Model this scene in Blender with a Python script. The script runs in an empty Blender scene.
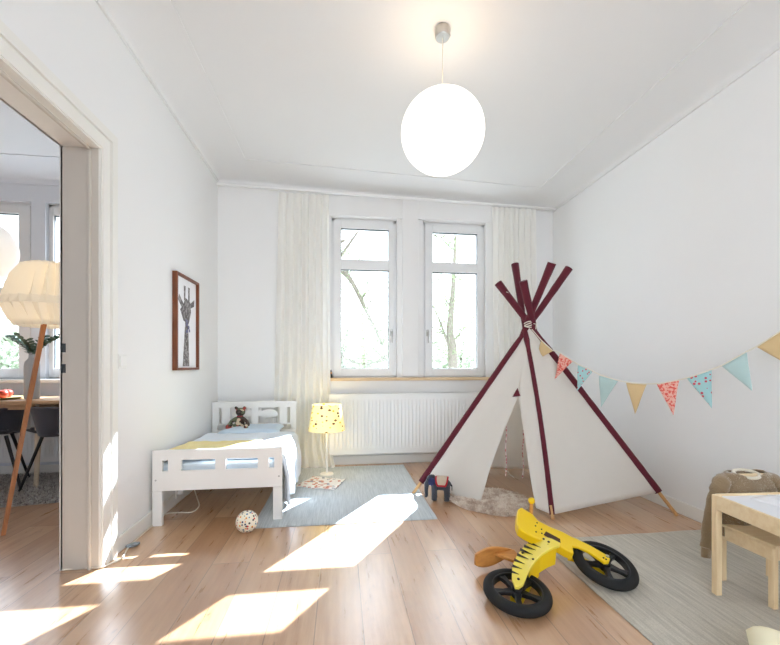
import bpy, bmesh, math, random
from mathutils import Vector, Matrix, noise
random.seed(7)
PI = math.pi
V = Vector
SC = bpy.context.scene
COL = SC.collection

# ------------------------------------------------------------------ camera geometry (used to place things in the room)
F = 385.0; H = 1.02; TH = math.radians(7.25); SN, CS = math.sin(TH), math.cos(TH)
CAM = V((0, 0, H))
def ray(px, py):
    a = (px-390)/F; b = (365-py)/F
    return V((a*CS+SN, -a*SN+CS, b))
def fl(px, py, z=0.0):
    r = ray(px, py); return CAM + r*((z-H)/r.z)
def wy(px, py, Y):
    r = ray(px, py); return CAM + r*(Y/r.y)
def wx(px, py, X):
    r = ray(px, py); return CAM + r*(X/r.x)
def onp(px, py, P0, N):
    r = ray(px, py); return CAM + r*((P0-CAM).dot(N)/r.dot(N))

D = 3.975; XL = -1.205; XR = 2.313; YB = -1.4

# ------------------------------------------------------------------ mesh helpers
class MB:
    def __init__(s): s.v = []; s.f = []
    def add(s, vs, fs):
        o = len(s.v); s.v += [V(p) for p in vs]; s.f += [tuple(i+o for i in f) for f in fs]; return s
    def box(s, x0, x1, y0, y1, z0, z1):
        return s.add([(x0,y0,z0),(x1,y0,z0),(x1,y1,z0),(x0,y1,z0),(x0,y0,z1),(x1,y0,z1),(x1,y1,z1),(x0,y1,z1)],
                     [(0,3,2,1),(4,5,6,7),(0,1,5,4),(1,2,6,5),(2,3,7,6),(3,0,4,7)])
    def obox(s, c, ax, h):   # oriented box: axes (3 unit vectors), half sizes
        c = V(c); vs = []
        for k in (-1, 1):
            for (i, j) in ((-1,-1),(1,-1),(1,1),(-1,1)):
                vs.append(c + ax[0]*h[0]*i + ax[1]*h[1]*j + ax[2]*h[2]*k)
        return s.add(vs, [(0,3,2,1),(4,5,6,7),(0,1,5,4),(1,2,6,5),(2,3,7,6),(3,0,4,7)])
    def tube(s, pts, r, n=12, cap=True, flat=1.0, up=None):
        pts = [V(p) for p in pts]; m = len(pts)
        rs = r if isinstance(r, (list, tuple)) else [r]*m
        vs = []; prev = None
        for i, p in enumerate(pts):
            t = (pts[min(i+1, m-1)] - pts[max(i-1, 0)]).normalized()
            if prev is None:
                a = (up or (V((0,0,1)) if abs(t.z) < .9 else V((1,0,0))))
            else: a = prev
            u = (a - t*a.dot(t)).normalized(); w = t.cross(u); prev = u
            for k in range(n):
                an = 2*PI*k/n
                vs.append(p + (u*math.cos(an) + w*math.sin(an)*flat)*rs[i])
        fs = []
        for i in range(m-1):
            for k in range(n):
                a = i*n+k; b = i*n+(k+1) % n
                fs.append((a, b, b+n, a+n))
        if cap:
            fs.append(tuple(range(n-1, -1, -1))); fs.append(tuple((m-1)*n+k for k in range(n)))
        return s.add(vs, fs)
    def lathe(s, prof, c=(0,0,0), n=32, ax=None, rad=None, cap=True):
        c = V(c); X, Y, Z = ax or (V((1,0,0)), V((0,1,0)), V((0,0,1))); vs = []
        for (r, z) in prof:
            for k in range(n):
                an = 2*PI*k/n; rr = r if rad is None else rad(r, z, an)
                vs.append(c + X*rr*math.cos(an) + Y*rr*math.sin(an) + Z*z)
        m = len(prof); fs = []
        for i in range(m-1):
            for k in range(n):
                a = i*n+k; b = i*n+(k+1) % n
                fs.append((a, b, b+n, a+n))
        if cap:
            fs.append(tuple(range(n-1, -1, -1))); fs.append(tuple((m-1)*n+k for k in range(n)))
        return s.add(vs, fs)
    def ell(s, c, r, n=20, m=12, M=None):
        c = V(c); r = (r, r, r) if not isinstance(r, (tuple, list)) else r
        vs = []; 
        for i in range(1, m):
            a = PI*i/m
            for k in range(n):
                b = 2*PI*k/n
                p = V((math.sin(a)*math.cos(b)*r[0], math.sin(a)*math.sin(b)*r[1], math.cos(a)*r[2]))
                vs.append(c + (M @ p if M else p))
        tp = V((0,0,r[2])); 
        vs.append(c + (M @ tp if M else tp)); vs.append(c - (M @ tp if M else tp))
        fs = []
        for i in range(m-2):
            for k in range(n):
                a = i*n+k; b = i*n+(k+1) % n
                fs.append((a, a+n, b+n, b))
        T = (m-1)*n
        for k in range(n):
            fs.append((T, k, (k+1) % n)); o = (m-2)*n
            fs.append((T+1, o+(k+1) % n, o+k))
        return s.add(vs, fs)
    def prism(s, poly, off):
        poly = [V(p) for p in poly]; off = V(off); n = len(poly)
        vs = poly + [p+off for p in poly]
        fs = [tuple(range(n-1, -1, -1)), tuple(range(n, 2*n))]
        for i in range(n):
            j = (i+1) % n; fs.append((i, j, j+n, i+n))
        return s.add(vs, fs)
    def grid(s, fn, nu, nv, wrap=False):
        vs = []; 
        for i in range(nu+1):
            for j in range(nv+(0 if wrap else 1)): vs.append(fn(i/nu, j/nv))
        w = nv if wrap else nv+1; fs = []
        for i in range(nu):
            for j in range(nv):
                a = i*w+j; b = i*w+(j+1) % w
                fs.append((a, b, b+w, a+w))
        return s.add(vs, fs)
    def pillow(s, c, hx, hy, h, M=None, n=22, pinch=.08):
        for sg in (1, -1):
            def fn(u, v):
                a = u*2-1; b = v*2-1
                t = max(0, (1-a**8))*max(0, (1-b**8))
                x = a*hx*(1-pinch*(1-b*b)); y = b*hy*(1-pinch*(1-a*a))
                p = V((x, y, sg*h*t**.55*(1+.10*noise.noise(V((a*2, b*2, sg))))))
                return V(c) + (M @ p if M else p)
            s.grid(fn, n, n)
        return s
    def build(s, name, mat, parent=None, at=None, smooth=True, bevel=0, solid=0, sub=0, remesh=0, ang=35, weld=True, segs=2):
        off = V((0,0,0)); q = parent
        while q is not None: off += q.location; q = q.parent
        if at is not None: off += V(at)
        me = bpy.data.meshes.new(name)
        me.from_pydata([p-off for p in s.v], [], s.f)
        bm = bmesh.new(); bm.from_mesh(me)
        if weld: bmesh.ops.remove_doubles(bm, verts=bm.verts, dist=1e-5)
        bmesh.ops.recalc_face_normals(bm, faces=bm.faces)
        bm.to_mesh(me); bm.free()
        if smooth:
            me.polygons.foreach_set('use_smooth', [True]*len(me.polygons))
            me.set_sharp_from_angle(angle=math.radians(ang))
        me.materials.append(mat)
        o = bpy.data.objects.new(name, me); COL.objects.link(o)
        if parent is not None: o.parent = parent
        if at is not None: o.location = at
        if remesh:
            m = o.modifiers.new('r', 'REMESH'); m.mode = 'VOXEL'; m.voxel_size = remesh; m.use_smooth_shade = True
            m = o.modifiers.new('s', 'SMOOTH'); m.iterations = 6; m.factor = .5
        if solid:
            m = o.modifiers.new('s', 'SOLIDIFY'); m.thickness = solid; m.offset = 0
        if bevel:
            m = o.modifiers.new('b', 'BEVEL'); m.width = bevel; m.segments = segs; m.limit_method = 'ANGLE'; m.angle_limit = math.radians(40)
            m.harden_normals = False
        if sub:
            m = o.modifiers.new('u', 'SUBSURF'); m.levels = sub; m.render_levels = sub
        return o

def thing(name, label, cat, loc=(0,0,0), group=None):
    o = bpy.data.objects.new(name, None); COL.objects.link(o); o.location = loc
    o.empty_display_size = .05
    o['label'] = label; o['category'] = cat
    if group: o['group'] = group
    return o
def tag(o, label, cat, group=None, kind=None):
    o['label'] = label; o['category'] = cat
    if group: o['group'] = group
    if kind: o['kind'] = kind
    return o
def struct(o, label=None):
    o['kind'] = 'structure'
    if label: o['label'] = label; 
    return o
def copy_tree(o, parent=None):
    c = o.copy(); COL.objects.link(c)
    if parent is not None: c.parent = parent
    for ch in [x for x in COL.objects if x.parent == o]: copy_tree(ch, c)
    return c

# ------------------------------------------------------------------ materials
def s2l(c):
    return tuple(((x/255)/12.92 if x/255 <= .04045 else (((x/255)+.055)/1.055)**2.4) for x in c) + (1,)
class NT:
    def __init__(s, name):
        s.m = bpy.data.materials.new(name); s.m.use_nodes = True
        s.t = s.m.node_tree; s.b = s.t.nodes['Principled BSDF']; s.out = s.t.nodes['Material Output']
    def n(s, kind, **kw):
        x = s.t.nodes.new(kind)
        for k, v in kw.items():
            if k.startswith('_'): setattr(x, k[1:], v)
            else:
                kk = int(k[1:]) if k[0] == 'i' and k[1:].isdigit() else k.replace('__', ' ')
                x.inputs[kk].default_value = v
        return x
    def l(s, a, b): s.t.links.new(a, b)
    def coords(s, scale=(1,1,1), rot=(0,0,0), kind='Object'):
        tc = s.n('ShaderNodeTexCoord'); mp = s.n('ShaderNodeMapping')
        mp.inputs['Scale'].default_value = scale; mp.inputs['Rotation'].default_value = rot
        s.l(tc.outputs[kind], mp.inputs['Vector']); return mp.outputs[0]
    def noise(s, vec, scale, detail=4, rough=.55):
        x = s.n('ShaderNodeTexNoise', Scale=scale, Detail=detail, Roughness=rough); s.l(vec, x.inputs['Vector']); return x.outputs['Fac']
    def ramp(s, fac, stops, interp='LINEAR'):
        r = s.n('ShaderNodeValToRGB'); r.color_ramp.interpolation = interp
        e = r.color_ramp.elements
        while len(e) < len(stops): e.new(.5)
        for i, (p, c) in enumerate(stops): e[i].position = p; e[i].color = c
        s.l(fac, r.inputs[0]); return r.outputs[0]
    def mix(s, fac, a, b, mode='MIX'):
        x = s.n('ShaderNodeMix', _data_type='RGBA', _blend_type=mode)
        for i, q in ((0, fac), (6, a), (7, b)):
            if hasattr(q, 'links'): s.l(q, x.inputs[i])
            else: x.inputs[i].default_value = q
        return x.outputs[2]
    def bump(s, h, strength=.3, dist=.01):
        b = s.n('ShaderNodeBump', Strength=strength, Distance=dist); s.l(h, b.inputs['Height']); s.l(b.outputs[0], s.b.inputs['Normal'])
    def base(s, c, rough=.5, **kw):
        if hasattr(c, 'links'): s.l(c, s.b.inputs['Base Color'])
        else: s.b.inputs['Base Color'].default_value = c
        s.b.inputs['Roughness'].default_value = rough
        for k, v in kw.items(): s.b.inputs[k.replace('__', ' ')].default_value = v
        return s
W1 = (1,1,1,1); K1 = (0,0,0,1)
def plain(name, rgb, rough=.5, var=.06, nscale=8, bump=0, bscale=60, metal=0, **kw):
    t = NT(name); v = t.coords(); f = t.noise(v, nscale)
    c = s2l(rgb); d = tuple(x*(1-var*2) for x in c[:3]) + (1,)
    t.base(t.mix(f, d, c), rough, Metallic=metal, **kw)
    if bump: t.bump(t.noise(v, bscale, 3), bump, .004)
    return t.m
def fabric(name, rgb, rough=.9, bump=.4, scale=300, var=.08, trans=0, sheen=.2):
    t = NT(name); v = t.coords(); f = t.noise(v, 12)
    c = s2l(rgb); d = tuple(x*(1-var*2) for x in c[:3]) + (1,)
    cc = t.mix(f, d, c); t.base(cc, rough); t.b.inputs['Sheen Weight'].default_value = sheen
    t.bump(t.noise(v, scale, 2), bump, .003)
    if trans:
        tr = t.n('ShaderNodeBsdfTranslucent'); t.l(cc, tr.inputs[0])
        mx = t.n('ShaderNodeMixShader'); mx.inputs[0].default_value = trans
        t.l(t.b.outputs[0], mx.inputs[1]); t.l(tr.outputs[0], mx.inputs[2]); t.l(mx.outputs[0], t.out.inputs[0])
    return t.m
def wood(name, rgb, rgb2, axis='z', rough=.4, scale=6):
    t = NT(name)
    sc = {'x': (.12,1,1), 'y': (1,.12,1), 'z': (1,1,.12)}[axis]
    v = t.coords(tuple(k*scale for k in sc)); f = t.noise(v, 6, 6, .6)
    t.base(t.ramp(f, [(.3, s2l(rgb2)), (.6, s2l(rgb))]), rough); t.bump(f, .1, .002)
    return t.m

def floor_mat():
    t = NT('oak_floor')
    tc = t.n('ShaderNodeTexCoord'); mp = t.n('ShaderNodeMapping'); mp.inputs['Rotation'].default_value = (0, 0, PI/2)
    mp.inputs['Location'].default_value = (.37, .1, 0)
    t.l(tc.outputs['Object'], mp.inputs[0]); vec = mp.outputs[0]
    def brick(c1, c2, mo, msz):
        b = t.n('ShaderNodeTexBrick', Color1=c1, Color2=c2, Mortar=mo, Scale=1.0, Mortar__Size=msz, Mortar__Smooth=.2, Bias=0, Brick__Width=1.7, Row__Height=.185)
        b.offset = .37; b.offset_frequency = 2; t.l(vec, b.inputs['Vector']); return b
    b = brick(s2l((219,175,134)), s2l((184,137,98)), s2l((70,46,30)), .0022)
    # per-plank offset for the grain
    rb = brick(K1, W1, K1, 0)
    mul = t.n('ShaderNodeVectorMath', _operation='SCALE'); mul.inputs[3].default_value = 7.0
    cx = t.n('ShaderNodeCombineXYZ'); t.l(rb.outputs[0], cx.inputs[0]); t.l(rb.outputs[0], cx.inputs[1]); t.l(cx.outputs[0], mul.inputs[0])
    addv = t.n('ShaderNodeVectorMath', _operation='ADD'); t.l(vec, addv.inputs[0]); t.l(mul.outputs[0], addv.inputs[1])
    st = t.n('ShaderNodeMapping'); st.inputs['Scale'].default_value = (1.3, 14, 1); t.l(addv.outputs[0], st.inputs[0])
    g = t.noise(st.outputs[0], 2.2, 8, .62)
    c = t.mix(t.ramp(g, [(.35, W1), (.66, K1)]), b.outputs[0], s2l((160,110,70)))
    c = t.mix(.75, b.outputs[0], c)
    st2 = t.n('ShaderNodeMapping'); st2.inputs['Scale'].default_value = (1, 2.6, 1); t.l(addv.outputs[0], st2.inputs[0])
    k = t.noise(st2.outputs[0], 4.2, 8, .7)
    c = t.mix(t.ramp(k, [(.62, K1), (.72, W1)]), c, s2l((104,66,42)))
    big = t.noise(st2.outputs[0], 1.1, 2, .5)
    c = t.mix(t.ramp(big, [(.35, K1), (.7, (.55,.55,.55,1))]), c, s2l((226,188,148)))
    t.base(c, .36); t.b.inputs['Specular IOR Level'].default_value = 1.0
    t.l(t.ramp(g, [(.2, (.24,.24,.24,1)), (.8, (.36,.36,.36,1))]), t.b.inputs['Roughness'])
    mm = t.n('ShaderNodeMath', _operation='SUBTRACT'); t.l(g, mm.inputs[0]); t.l(b.outputs['Fac'], mm.inputs[1])
    t.bump(mm.outputs[0], .3, .003)
    t.b.inputs['Coat Weight'].default_value = 1.0; t.b.inputs['Coat Roughness'].default_value = .27; t.b.inputs['Coat IOR'].default_value = 1.95
    return t.m
def rug_mat(name, c1, c2, axis, s=1.0, bump=.6):
    t = NT(name); sc = (90*s, 5*s, 1) if axis == 'y' else (5*s, 90*s, 1)
    v = t.coords(sc); f = t.noise(v, 1, 5, .7); v2 = t.coords((1,1,1)); g = t.noise(v2, 220, 2)
    c = t.ramp(f, [(.32, s2l(c2)), (.62, s2l(c1))]); c = t.mix(t.ramp(g, [(.4, K1), (.75, (.5,.5,.5,1))]), c, s2l(c2))
    t.base(c, .95); t.b.inputs['Sheen Weight'].default_value = .2
    t.bump(t.mix(.5, f, g), bump, .006); return t.m
def glass_mat():
    t = NT('window_glass'); tr = t.n('ShaderNodeBsdfTransparent'); gl = t.n('ShaderNodeBsdfGlossy', Roughness=.02)
    mx = t.n('ShaderNodeMixShader'); mx.inputs[0].default_value = .05; t.l(tr.outputs[0], mx.inputs[1]); t.l(gl.outputs[0], mx.inputs[2]); t.l(mx.outputs[0], t.out.inputs[0])
    return t.m
def emis(name, rgb, strength, base=None):
    t = NT(name); t.base(s2l(base or rgb), .6); t.b.inputs['Emission Color'].default_value = s2l(rgb); t.b.inputs['Emission Strength'].default_value = strength
    return t.m
def dots(name, bg, cols, scale, size=.28, trans=0, emit=0, stretch=(1,1,1)):
    t = NT(name); v = t.coords(stretch)
    vo = t.n('ShaderNodeTexVoronoi', Scale=scale, Randomness=.75); t.l(v, vo.inputs['Vector'])
    sp = t.n('ShaderNodeSeparateColor'); t.l(vo.outputs['Color'], sp.inputs[0])
    n = len(cols); pal = t.ramp(sp.outputs[0], [(i/n, s2l(c)) for i, c in enumerate(cols)], 'CONSTANT')
    m = t.ramp(vo.outputs['Distance'], [(size, W1), (size+.04, K1)])
    c = t.mix(m, s2l(bg), pal); t.base(c, .8)
    if emit:
        t.l(c, t.b.inputs['Emission Color']); t.b.inputs['Emission Strength'].default_value = emit
    if trans:
        tr = t.n('ShaderNodeBsdfTranslucent'); t.l(c, tr.inputs[0])
        mx = t.n('ShaderNodeMixShader'); mx.inputs[0].default_value = trans
        t.l(t.b.outputs[0], mx.inputs[1]); t.l(tr.outputs[0], mx.inputs[2]); t.l(mx.outputs[0], t.out.inputs[0])
    return t.m
def floral(name, a, b, scale):
    t = NT(name); v = t.coords(); f = t.noise(v, scale, 3, .6)
    t.base(t.ramp(f, [(.45, s2l(a)), (.52, s2l(b))]), .9); return t.m

M = dict(
  wall=plain('white_wall_paint', (238,238,237), .85, .012, 2, .12, 180),
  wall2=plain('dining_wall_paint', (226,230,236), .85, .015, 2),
  ceil=plain('white_ceiling_paint', (230,230,229), .9, .012, 2),
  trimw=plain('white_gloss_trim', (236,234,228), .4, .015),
  jamb=plain('shaded_door_lining', (208,201,190), .42, .02),  # off-white lining with its shade put into the beige
  pvc=plain('window_frame_white', (232,233,233), .3, .01),
  gasket=plain('dark_gasket', (60,66,70), .6),
  floor=floor_mat(), glass=glass_mat(),
  sill=wood('oak_sill', (222,196,158), (196,164,124), 'x', .5),
  steel=plain('brushed_steel', (190,188,184), .3, .03, metal=1),
  radiator=plain('radiator_enamel', (236,236,234), .35, .01),
  curtain=fabric('linen_curtain', (251,250,245), .9, .15, 260, .015, .45),
  rugL=rug_mat('grey_flatweave', (206,212,214), (170,178,181), 'y'),
  rugR=rug_mat('beige_flatweave', (208,201,187), (166,159,144), 'y', .8, 1.0),
  bed=plain('white_bed_lacquer', (238,237,233), .4, .01),
  duvet=fabric('pale_blue_white_cotton', (226,234,242), .9, .2, 90, .03),
  pillow=fabric('light_blue_cotton', (204,221,235), .9, .2, 90, .05),
  mattress=fabric('mattress_ticking', (214,226,234), .9, .2, 90, .03),
  throw=fabric('pale_yellow_cotton', (240,222,150), .9, .3, 120, .05),
  canvas=fabric('natural_cotton_canvas', (247,244,238), .9, .3, 260, .015, .45),
  maroon=fabric('maroon_sleeve', (98,12,36), .85, .4, 240, .15),
  pole=wood('pine_pole', (214,168,112), (184,134,84), 'z', .5),
  string=fabric('cream_cord', (238,232,216), .9, .3, 200),
  beige=fabric('beige_felt', (218,190,142), .9, .3, 200, .06),
  aqua=fabric('pale_aqua_cotton', (184,210,208), .9, .3, 200, .05),
  redfl=floral('red_floral_print', (222,88,78), (240,186,170), 70),
  bluedot=dots('blue_print_with_red_dots', (164,206,208), [(206,70,84)], 44, .30),
  yellow=plain('yellow_lacquer', (246,206,20), .35, .03),
  palyel=plain('pale_yellow_lacquer', (246,224,90), .38, .03),
  black=plain('black_paint', (24,23,24), .45, .1),
  rubber=plain('black_rubber', (16,16,17), .75, .1, bump=.2, bscale=120),
  hubpl=plain('black_plastic', (26,26,28), .38, .1),
  saddle=wood('varnished_beech', (214,152,82), (188,122,58), 'x', .4),
  birch=wood('pale_pine', (242,218,178), (228,198,152), 'z', .5),
  birchx=wood('pale_pine_board', (242,220,182), (230,202,158), 'x', .5),
  tabletop=plain('white_board', (236,238,242), .4, .01),
  paper=plain('white_paper', (244,245,248), .7, .01),
  sweater=fabric('tan_wool', (156,132,100), .95, 1.0, 150, .22, 0, .6),
  sweattrim=fabric('cream_wool', (232,222,200), .95, .8, 160, .1, 0, .6),
  cushion=dots('cream_cushion_print', (255,248,216), [(250,236,160), (246,240,180)], 14, .3),
  eleph=fabric('charcoal_felt', (66,68,76), .95, .7, 160, .2),
  navy=fabric('navy_print', (52,56,100), .95, .7, 100, .3),
  redfelt=fabric('red_felt', (186,32,44), .95, .5, 160),
  tanfelt=fabric('tan_felt', (196,178,156), .95, .6, 160),
  glossblack=plain('black_bead', (8,8,8), .1),
  ball=dots('dotted_ball', (244,236,214), [(214,60,44), (40,52,90), (232,150,40), (60,120,160), (60,60,60)], 60, .34),
  lampshade=None, lampmetal=plain('white_lamp_metal', (240,238,232), .4, .01),
  globe=emis('lit_paper_globe', (255,248,238), 1.6),
  frame=wood('walnut_frame', (128,70,38), (92,46,24), 'z', .4),
  plastic=plain('white_plastic', (240,240,238), .35, .01),
  cable=plain('white_cable', (236,228,212), .5, .01),
  greypl=plain('grey_plastic', (150,158,162), .5),
  oak=wood('oiled_oak', (192,124,70), (162,98,52), 'z', .45),
  tableoak=wood('light_oak', (206,170,134), (178,140,104), 'x', .5),
  legoak=wood('limed_oak', (222,204,180), (198,178,150), 'z', .5),
  chair=fabric('dark_grey_upholstery', (70,70,78), .9, .3, 160, .1),
  vase=plain('grey_stoneware', (176,178,180), .6, .03),
  leaf=plain('eucalyptus_leaf', (92,122,104), .6, .15),
  stem=plain('brown_stem', (96,84,60), .7),
  apple=plain('red_apple_skin', (214,72,52), .35, .2, 20),
  plate=plain('olive_plate', (178,176,120), .4),
  shade=fabric('cream_pleated_paper', (250,243,228), .8, .1, 90, .01, .5),
  shag=None, bark=plain('grey_bark', (112,106,92), .9, .25, 12, .5, 30), 
  birchbark=dots('birch_bark', (112,106,94), [(90,84,76)], 5, .12, stretch=(1,1,3)),
)
M['leafout'] = fabric('spring_leaves', (140,158,118), .7, 0, 90, .15, .45)
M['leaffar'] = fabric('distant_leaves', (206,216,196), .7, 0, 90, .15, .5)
def lampshade_mat():
    t = NT('yellow_leaf_print'); v = t.coords((1,1,1.5))
    vo = t.n('ShaderNodeTexVoronoi', Scale=20, Randomness=.8); t.l(v, vo.inputs['Vector'])
    m = t.ramp(vo.outputs['Distance'], [(.27, W1), (.31, K1)])
    sp = t.n('ShaderNodeSeparateColor'); t.l(vo.outputs['Color'], sp.inputs[0])
    pal = t.ramp(sp.outputs[0], [(0, s2l((92,66,32))), (.35, s2l((238,176,40))), (.6, s2l((110,84,40))), (.8, s2l((240,190,60)))], 'CONSTANT')
    c = t.mix(m, s2l((252,234,164)), pal); t.base(c, .8)
    t.l(c, t.b.inputs['Emission Color']); t.b.inputs['Emission Strength'].default_value = .55
    return t.m
M['lampshade'] = lampshade_mat()
def fur_mat(name, a, b, sc=40):
    t = NT(name); v = t.coords(); f = t.noise(v, sc, 4, .7)
    t.base(t.ramp(f, [(.38, s2l(b)), (.58, s2l(a))]), .95); t.b.inputs['Sheen Weight'].default_value = .3
    return t.m
_b = M['shade'].node_tree.nodes['Principled BSDF']; _b.inputs['Emission Color'].default_value = s2l((255,246,230)); _b.inputs['Emission Strength'].default_value = .36
M['shag'] = fur_mat('grey_shag', (196,190,184), (120,114,108))
M['fur'] = fur_mat('mottled_sheepskin', (253,243,230), (204,178,156), 18)
def plaid():
    t = NT('patchwork_plush'); v = t.coords(); vo = t.n('ShaderNodeTexVoronoi', Scale=42); t.l(v, vo.inputs['Vector'])
    sp = t.n('ShaderNodeSeparateColor'); t.l(vo.outputs['Color'], sp.inputs[0])
    t.base(t.ramp(sp.outputs[0], [(0, s2l((70,58,52))), (.3, s2l((160,70,64))), (.45, s2l((104,112,86))), (.6, s2l((214,196,170))), (.85, s2l((80,66,58)))], 'CONSTANT'), .95)
    return t.m
M['plaid'] = plaid()
def magazine_mat():
    t = NT('printed_page'); v = t.coords((1,1,1)); vo = t.n('ShaderNodeTexVoronoi', Scale=42, _distance='CHEBYCHEV', Randomness=.6); t.l(v, vo.inputs['Vector'])
    sp = t.n('ShaderNodeSeparateColor'); t.l(vo.outputs['Color'], sp.inputs[0])
    t.base(t.ramp(sp.outputs[0], [(0, s2l((236,234,230))), (.33, s2l((206,150,130))), (.5, s2l((232,230,226))), (.75, s2l((150,156,170))), (.85, s2l((200,110,90))), (.92, s2l((230,228,224)))], 'CONSTANT'), .6)
    return t.m
M['mag'] = magazine_mat()

# ------------------------------------------------------------------ the rooms
def zc(x): return 2.83 - .034*(x - XL)          # cornice height, drifting a little as in the old building
COVER, COVEH = .33, .075
DX0 = -4.7; WT = .165; XJ = XL - WT              # dining room extent and partition thickness
YO = D + .15
struct(MB().box(DX0-.2, XR+.2, YB-.2, YO, -.2, 0).build('floor', M['floor'], smooth=False))
# window wall with four openings
wins = {1: (-.101, .579), 2: (.856, 1.546), 3: (-3.66, -2.86), 4: (-2.74, -2.0)}
WZ0, WZ1 = .875, 2.54
def wall_holes(x0, x1, holes, mat, name):
    b = MB(); xs = x0
    for (a, c) in sorted(holes):
        b.box(xs, a, D, YO, 0, 3.1); b.box(a, c, D, YO, 0, WZ0); b.box(a, c, D, YO, WZ1, 3.1); xs = c
    b.box(xs, x1, D, YO, 0, 3.1)
    return struct(b.build(name, mat, smooth=False))
wall_holes(XJ+.1, XR+.2, [wins[1], wins[2]], M['wall'], 'wall_front')
wall_holes(DX0-.2, XJ+.1, [wins[3], wins[4]], M['wall2'], 'wall_dining_front')
b = MB(); BX0, BX1, BZ0, BZ1 = -.75, 1.85, .55, 2.5      # wall behind the camera; its wide window is added for front fill light
b.box(XL, BX0, YB-.2, YB, 0, 3.1); b.box(BX1, XR, YB-.2, YB, 0, 3.1); b.box(BX0, BX1, YB-.2, YB, 0, BZ0); b.box(BX0, BX1, YB-.2, YB, BZ1, 3.1)
struct(b.build('wall_back', M['wall'], smooth=False))
b = MB(); b.box(BX0, BX0+.06, YB-.12, YB-.05, BZ0, BZ1); b.box(BX1-.06, BX1, YB-.12, YB-.05, BZ0, BZ1); b.box(BX0+.06, BX1-.06, YB-.12, YB-.05, BZ0, BZ0+.06); b.box(BX0+.06, BX1-.06, YB-.12, YB-.05, BZ1-.06, BZ1)
b.box((BX0+BX1)/2-.04, (BX0+BX1)/2+.04, YB-.12, YB-.05, BZ0+.06, BZ1-.06)
fill_win = struct(b.build('window_5', M['pvc'], bevel=.004))
for (xa, xb) in ((BX0+.06, (BX0+BX1)/2-.04), ((BX0+BX1)/2+.04, BX1-.06)):
    MB().box(xa, xb, YB-.09, YB-.084, BZ0+.06, BZ1-.06).build('pane', M['glass'], fill_win, smooth=False)
struct(MB().box(XR, XR+.2, YB-.2, D, 0, 3.1).build('wall_right', M['wall'], smooth=False))
# partition with the wide doorway
JY = 2.113; JN = .30; JZ = 2.12
b = MB(); b.box(XJ, XL, JY, D, 0, 3.1); b.box(XJ, XL, JN, JY, JZ, 3.1); b.box(XJ, XL, YB-.2, JN, 0, 3.1)
struct(b.build('wall_left', M['wall'], smooth=False))
struct(MB().box(DX0-.2, DX0, YB, D, 0, 3.1).build('wall_dining_left', M['wall2'], smooth=False))
struct(MB().box(DX0-.2, XJ, YB-.2, YB, 0, 3.1).build('wall_dining_near', M['wall2'], smooth=False))
# ceilings + coves
b = MB(); zl, zr = zc(XL)+COVEH, zc(XR)+COVEH
b.add([(XL-.1, YB-.2, zl+.0034), (XR+.1, YB-.2, zr-.0034), (XR+.1, D+.1, zr-.0034), (XL-.1, D+.1, zl+.0034),
       (XL-.1, YB-.2, 3.15), (XR+.1, YB-.2, 3.15), (XR+.1, D+.1, 3.15), (XL-.1, D+.1, 3.15)],
      [(0,3,2,1),(4,5,6,7),(0,1,5,4),(1,2,6,5),(2,3,7,6),(3,0,4,7)])
struct(b.build('ceiling', M['ceil'], smooth=False))
def cove(xl, xr, yb, zf, r, h, name, mat):
    prof = [(0, -.012), (.012, -.012), (.012, 0)] + [(.012+(r-.012)*(1-math.cos(a*PI/24)), h*math.sin(a*PI/24)-.006*(a/12)) for a in range(1, 13)] + [(r+.012, h-.006), (r+.012, h+.01)]
    b = MB()
    def fn(u, v):
        i = round(u*(len(prof)-1)); ins, dz = prof[i]; k = round(v*3)
        x = (xl+ins, xl+ins, xr-ins, xr-ins)[k]; y = (yb, D-ins, D-ins, yb)[k]
        return V((x, y, zf(x)+dz))
    b.grid(fn, len(prof)-1, 3)
    return struct(b.build(name, mat, ang=60))
cove(XL, XR, YB, zc, COVER, COVEH, 'trim_1', M['ceil'])
struct(MB().box(DX0-.1, XJ, YB-.1, D+.1, 2.82, 3.15).build('ceiling_dining', M['wall2'], smooth=False))
cove(DX0, XJ, YB, lambda x: 2.71, .3, .11, 'trim_2', M['wall2'])

# baseboards
def baseboard(pts, side, mat=M['trimw']):
    b = MB()
    for (x0, x1, y0, y1) in pts: b.box(x0, x1, y0, y1, 0, .09)
    return struct(b.build('baseboard_'+side, mat, bevel=.006))
baseboard([(XL, XL+.014, JY+.11, D)], 'left')
baseboard([(XR-.014, XR, YB, D)], 'right')
baseboard([(XL, XR, D-.014, D)], 'front')
baseboard([(DX0, XJ, D-.014, D)], 'dining')

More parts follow.
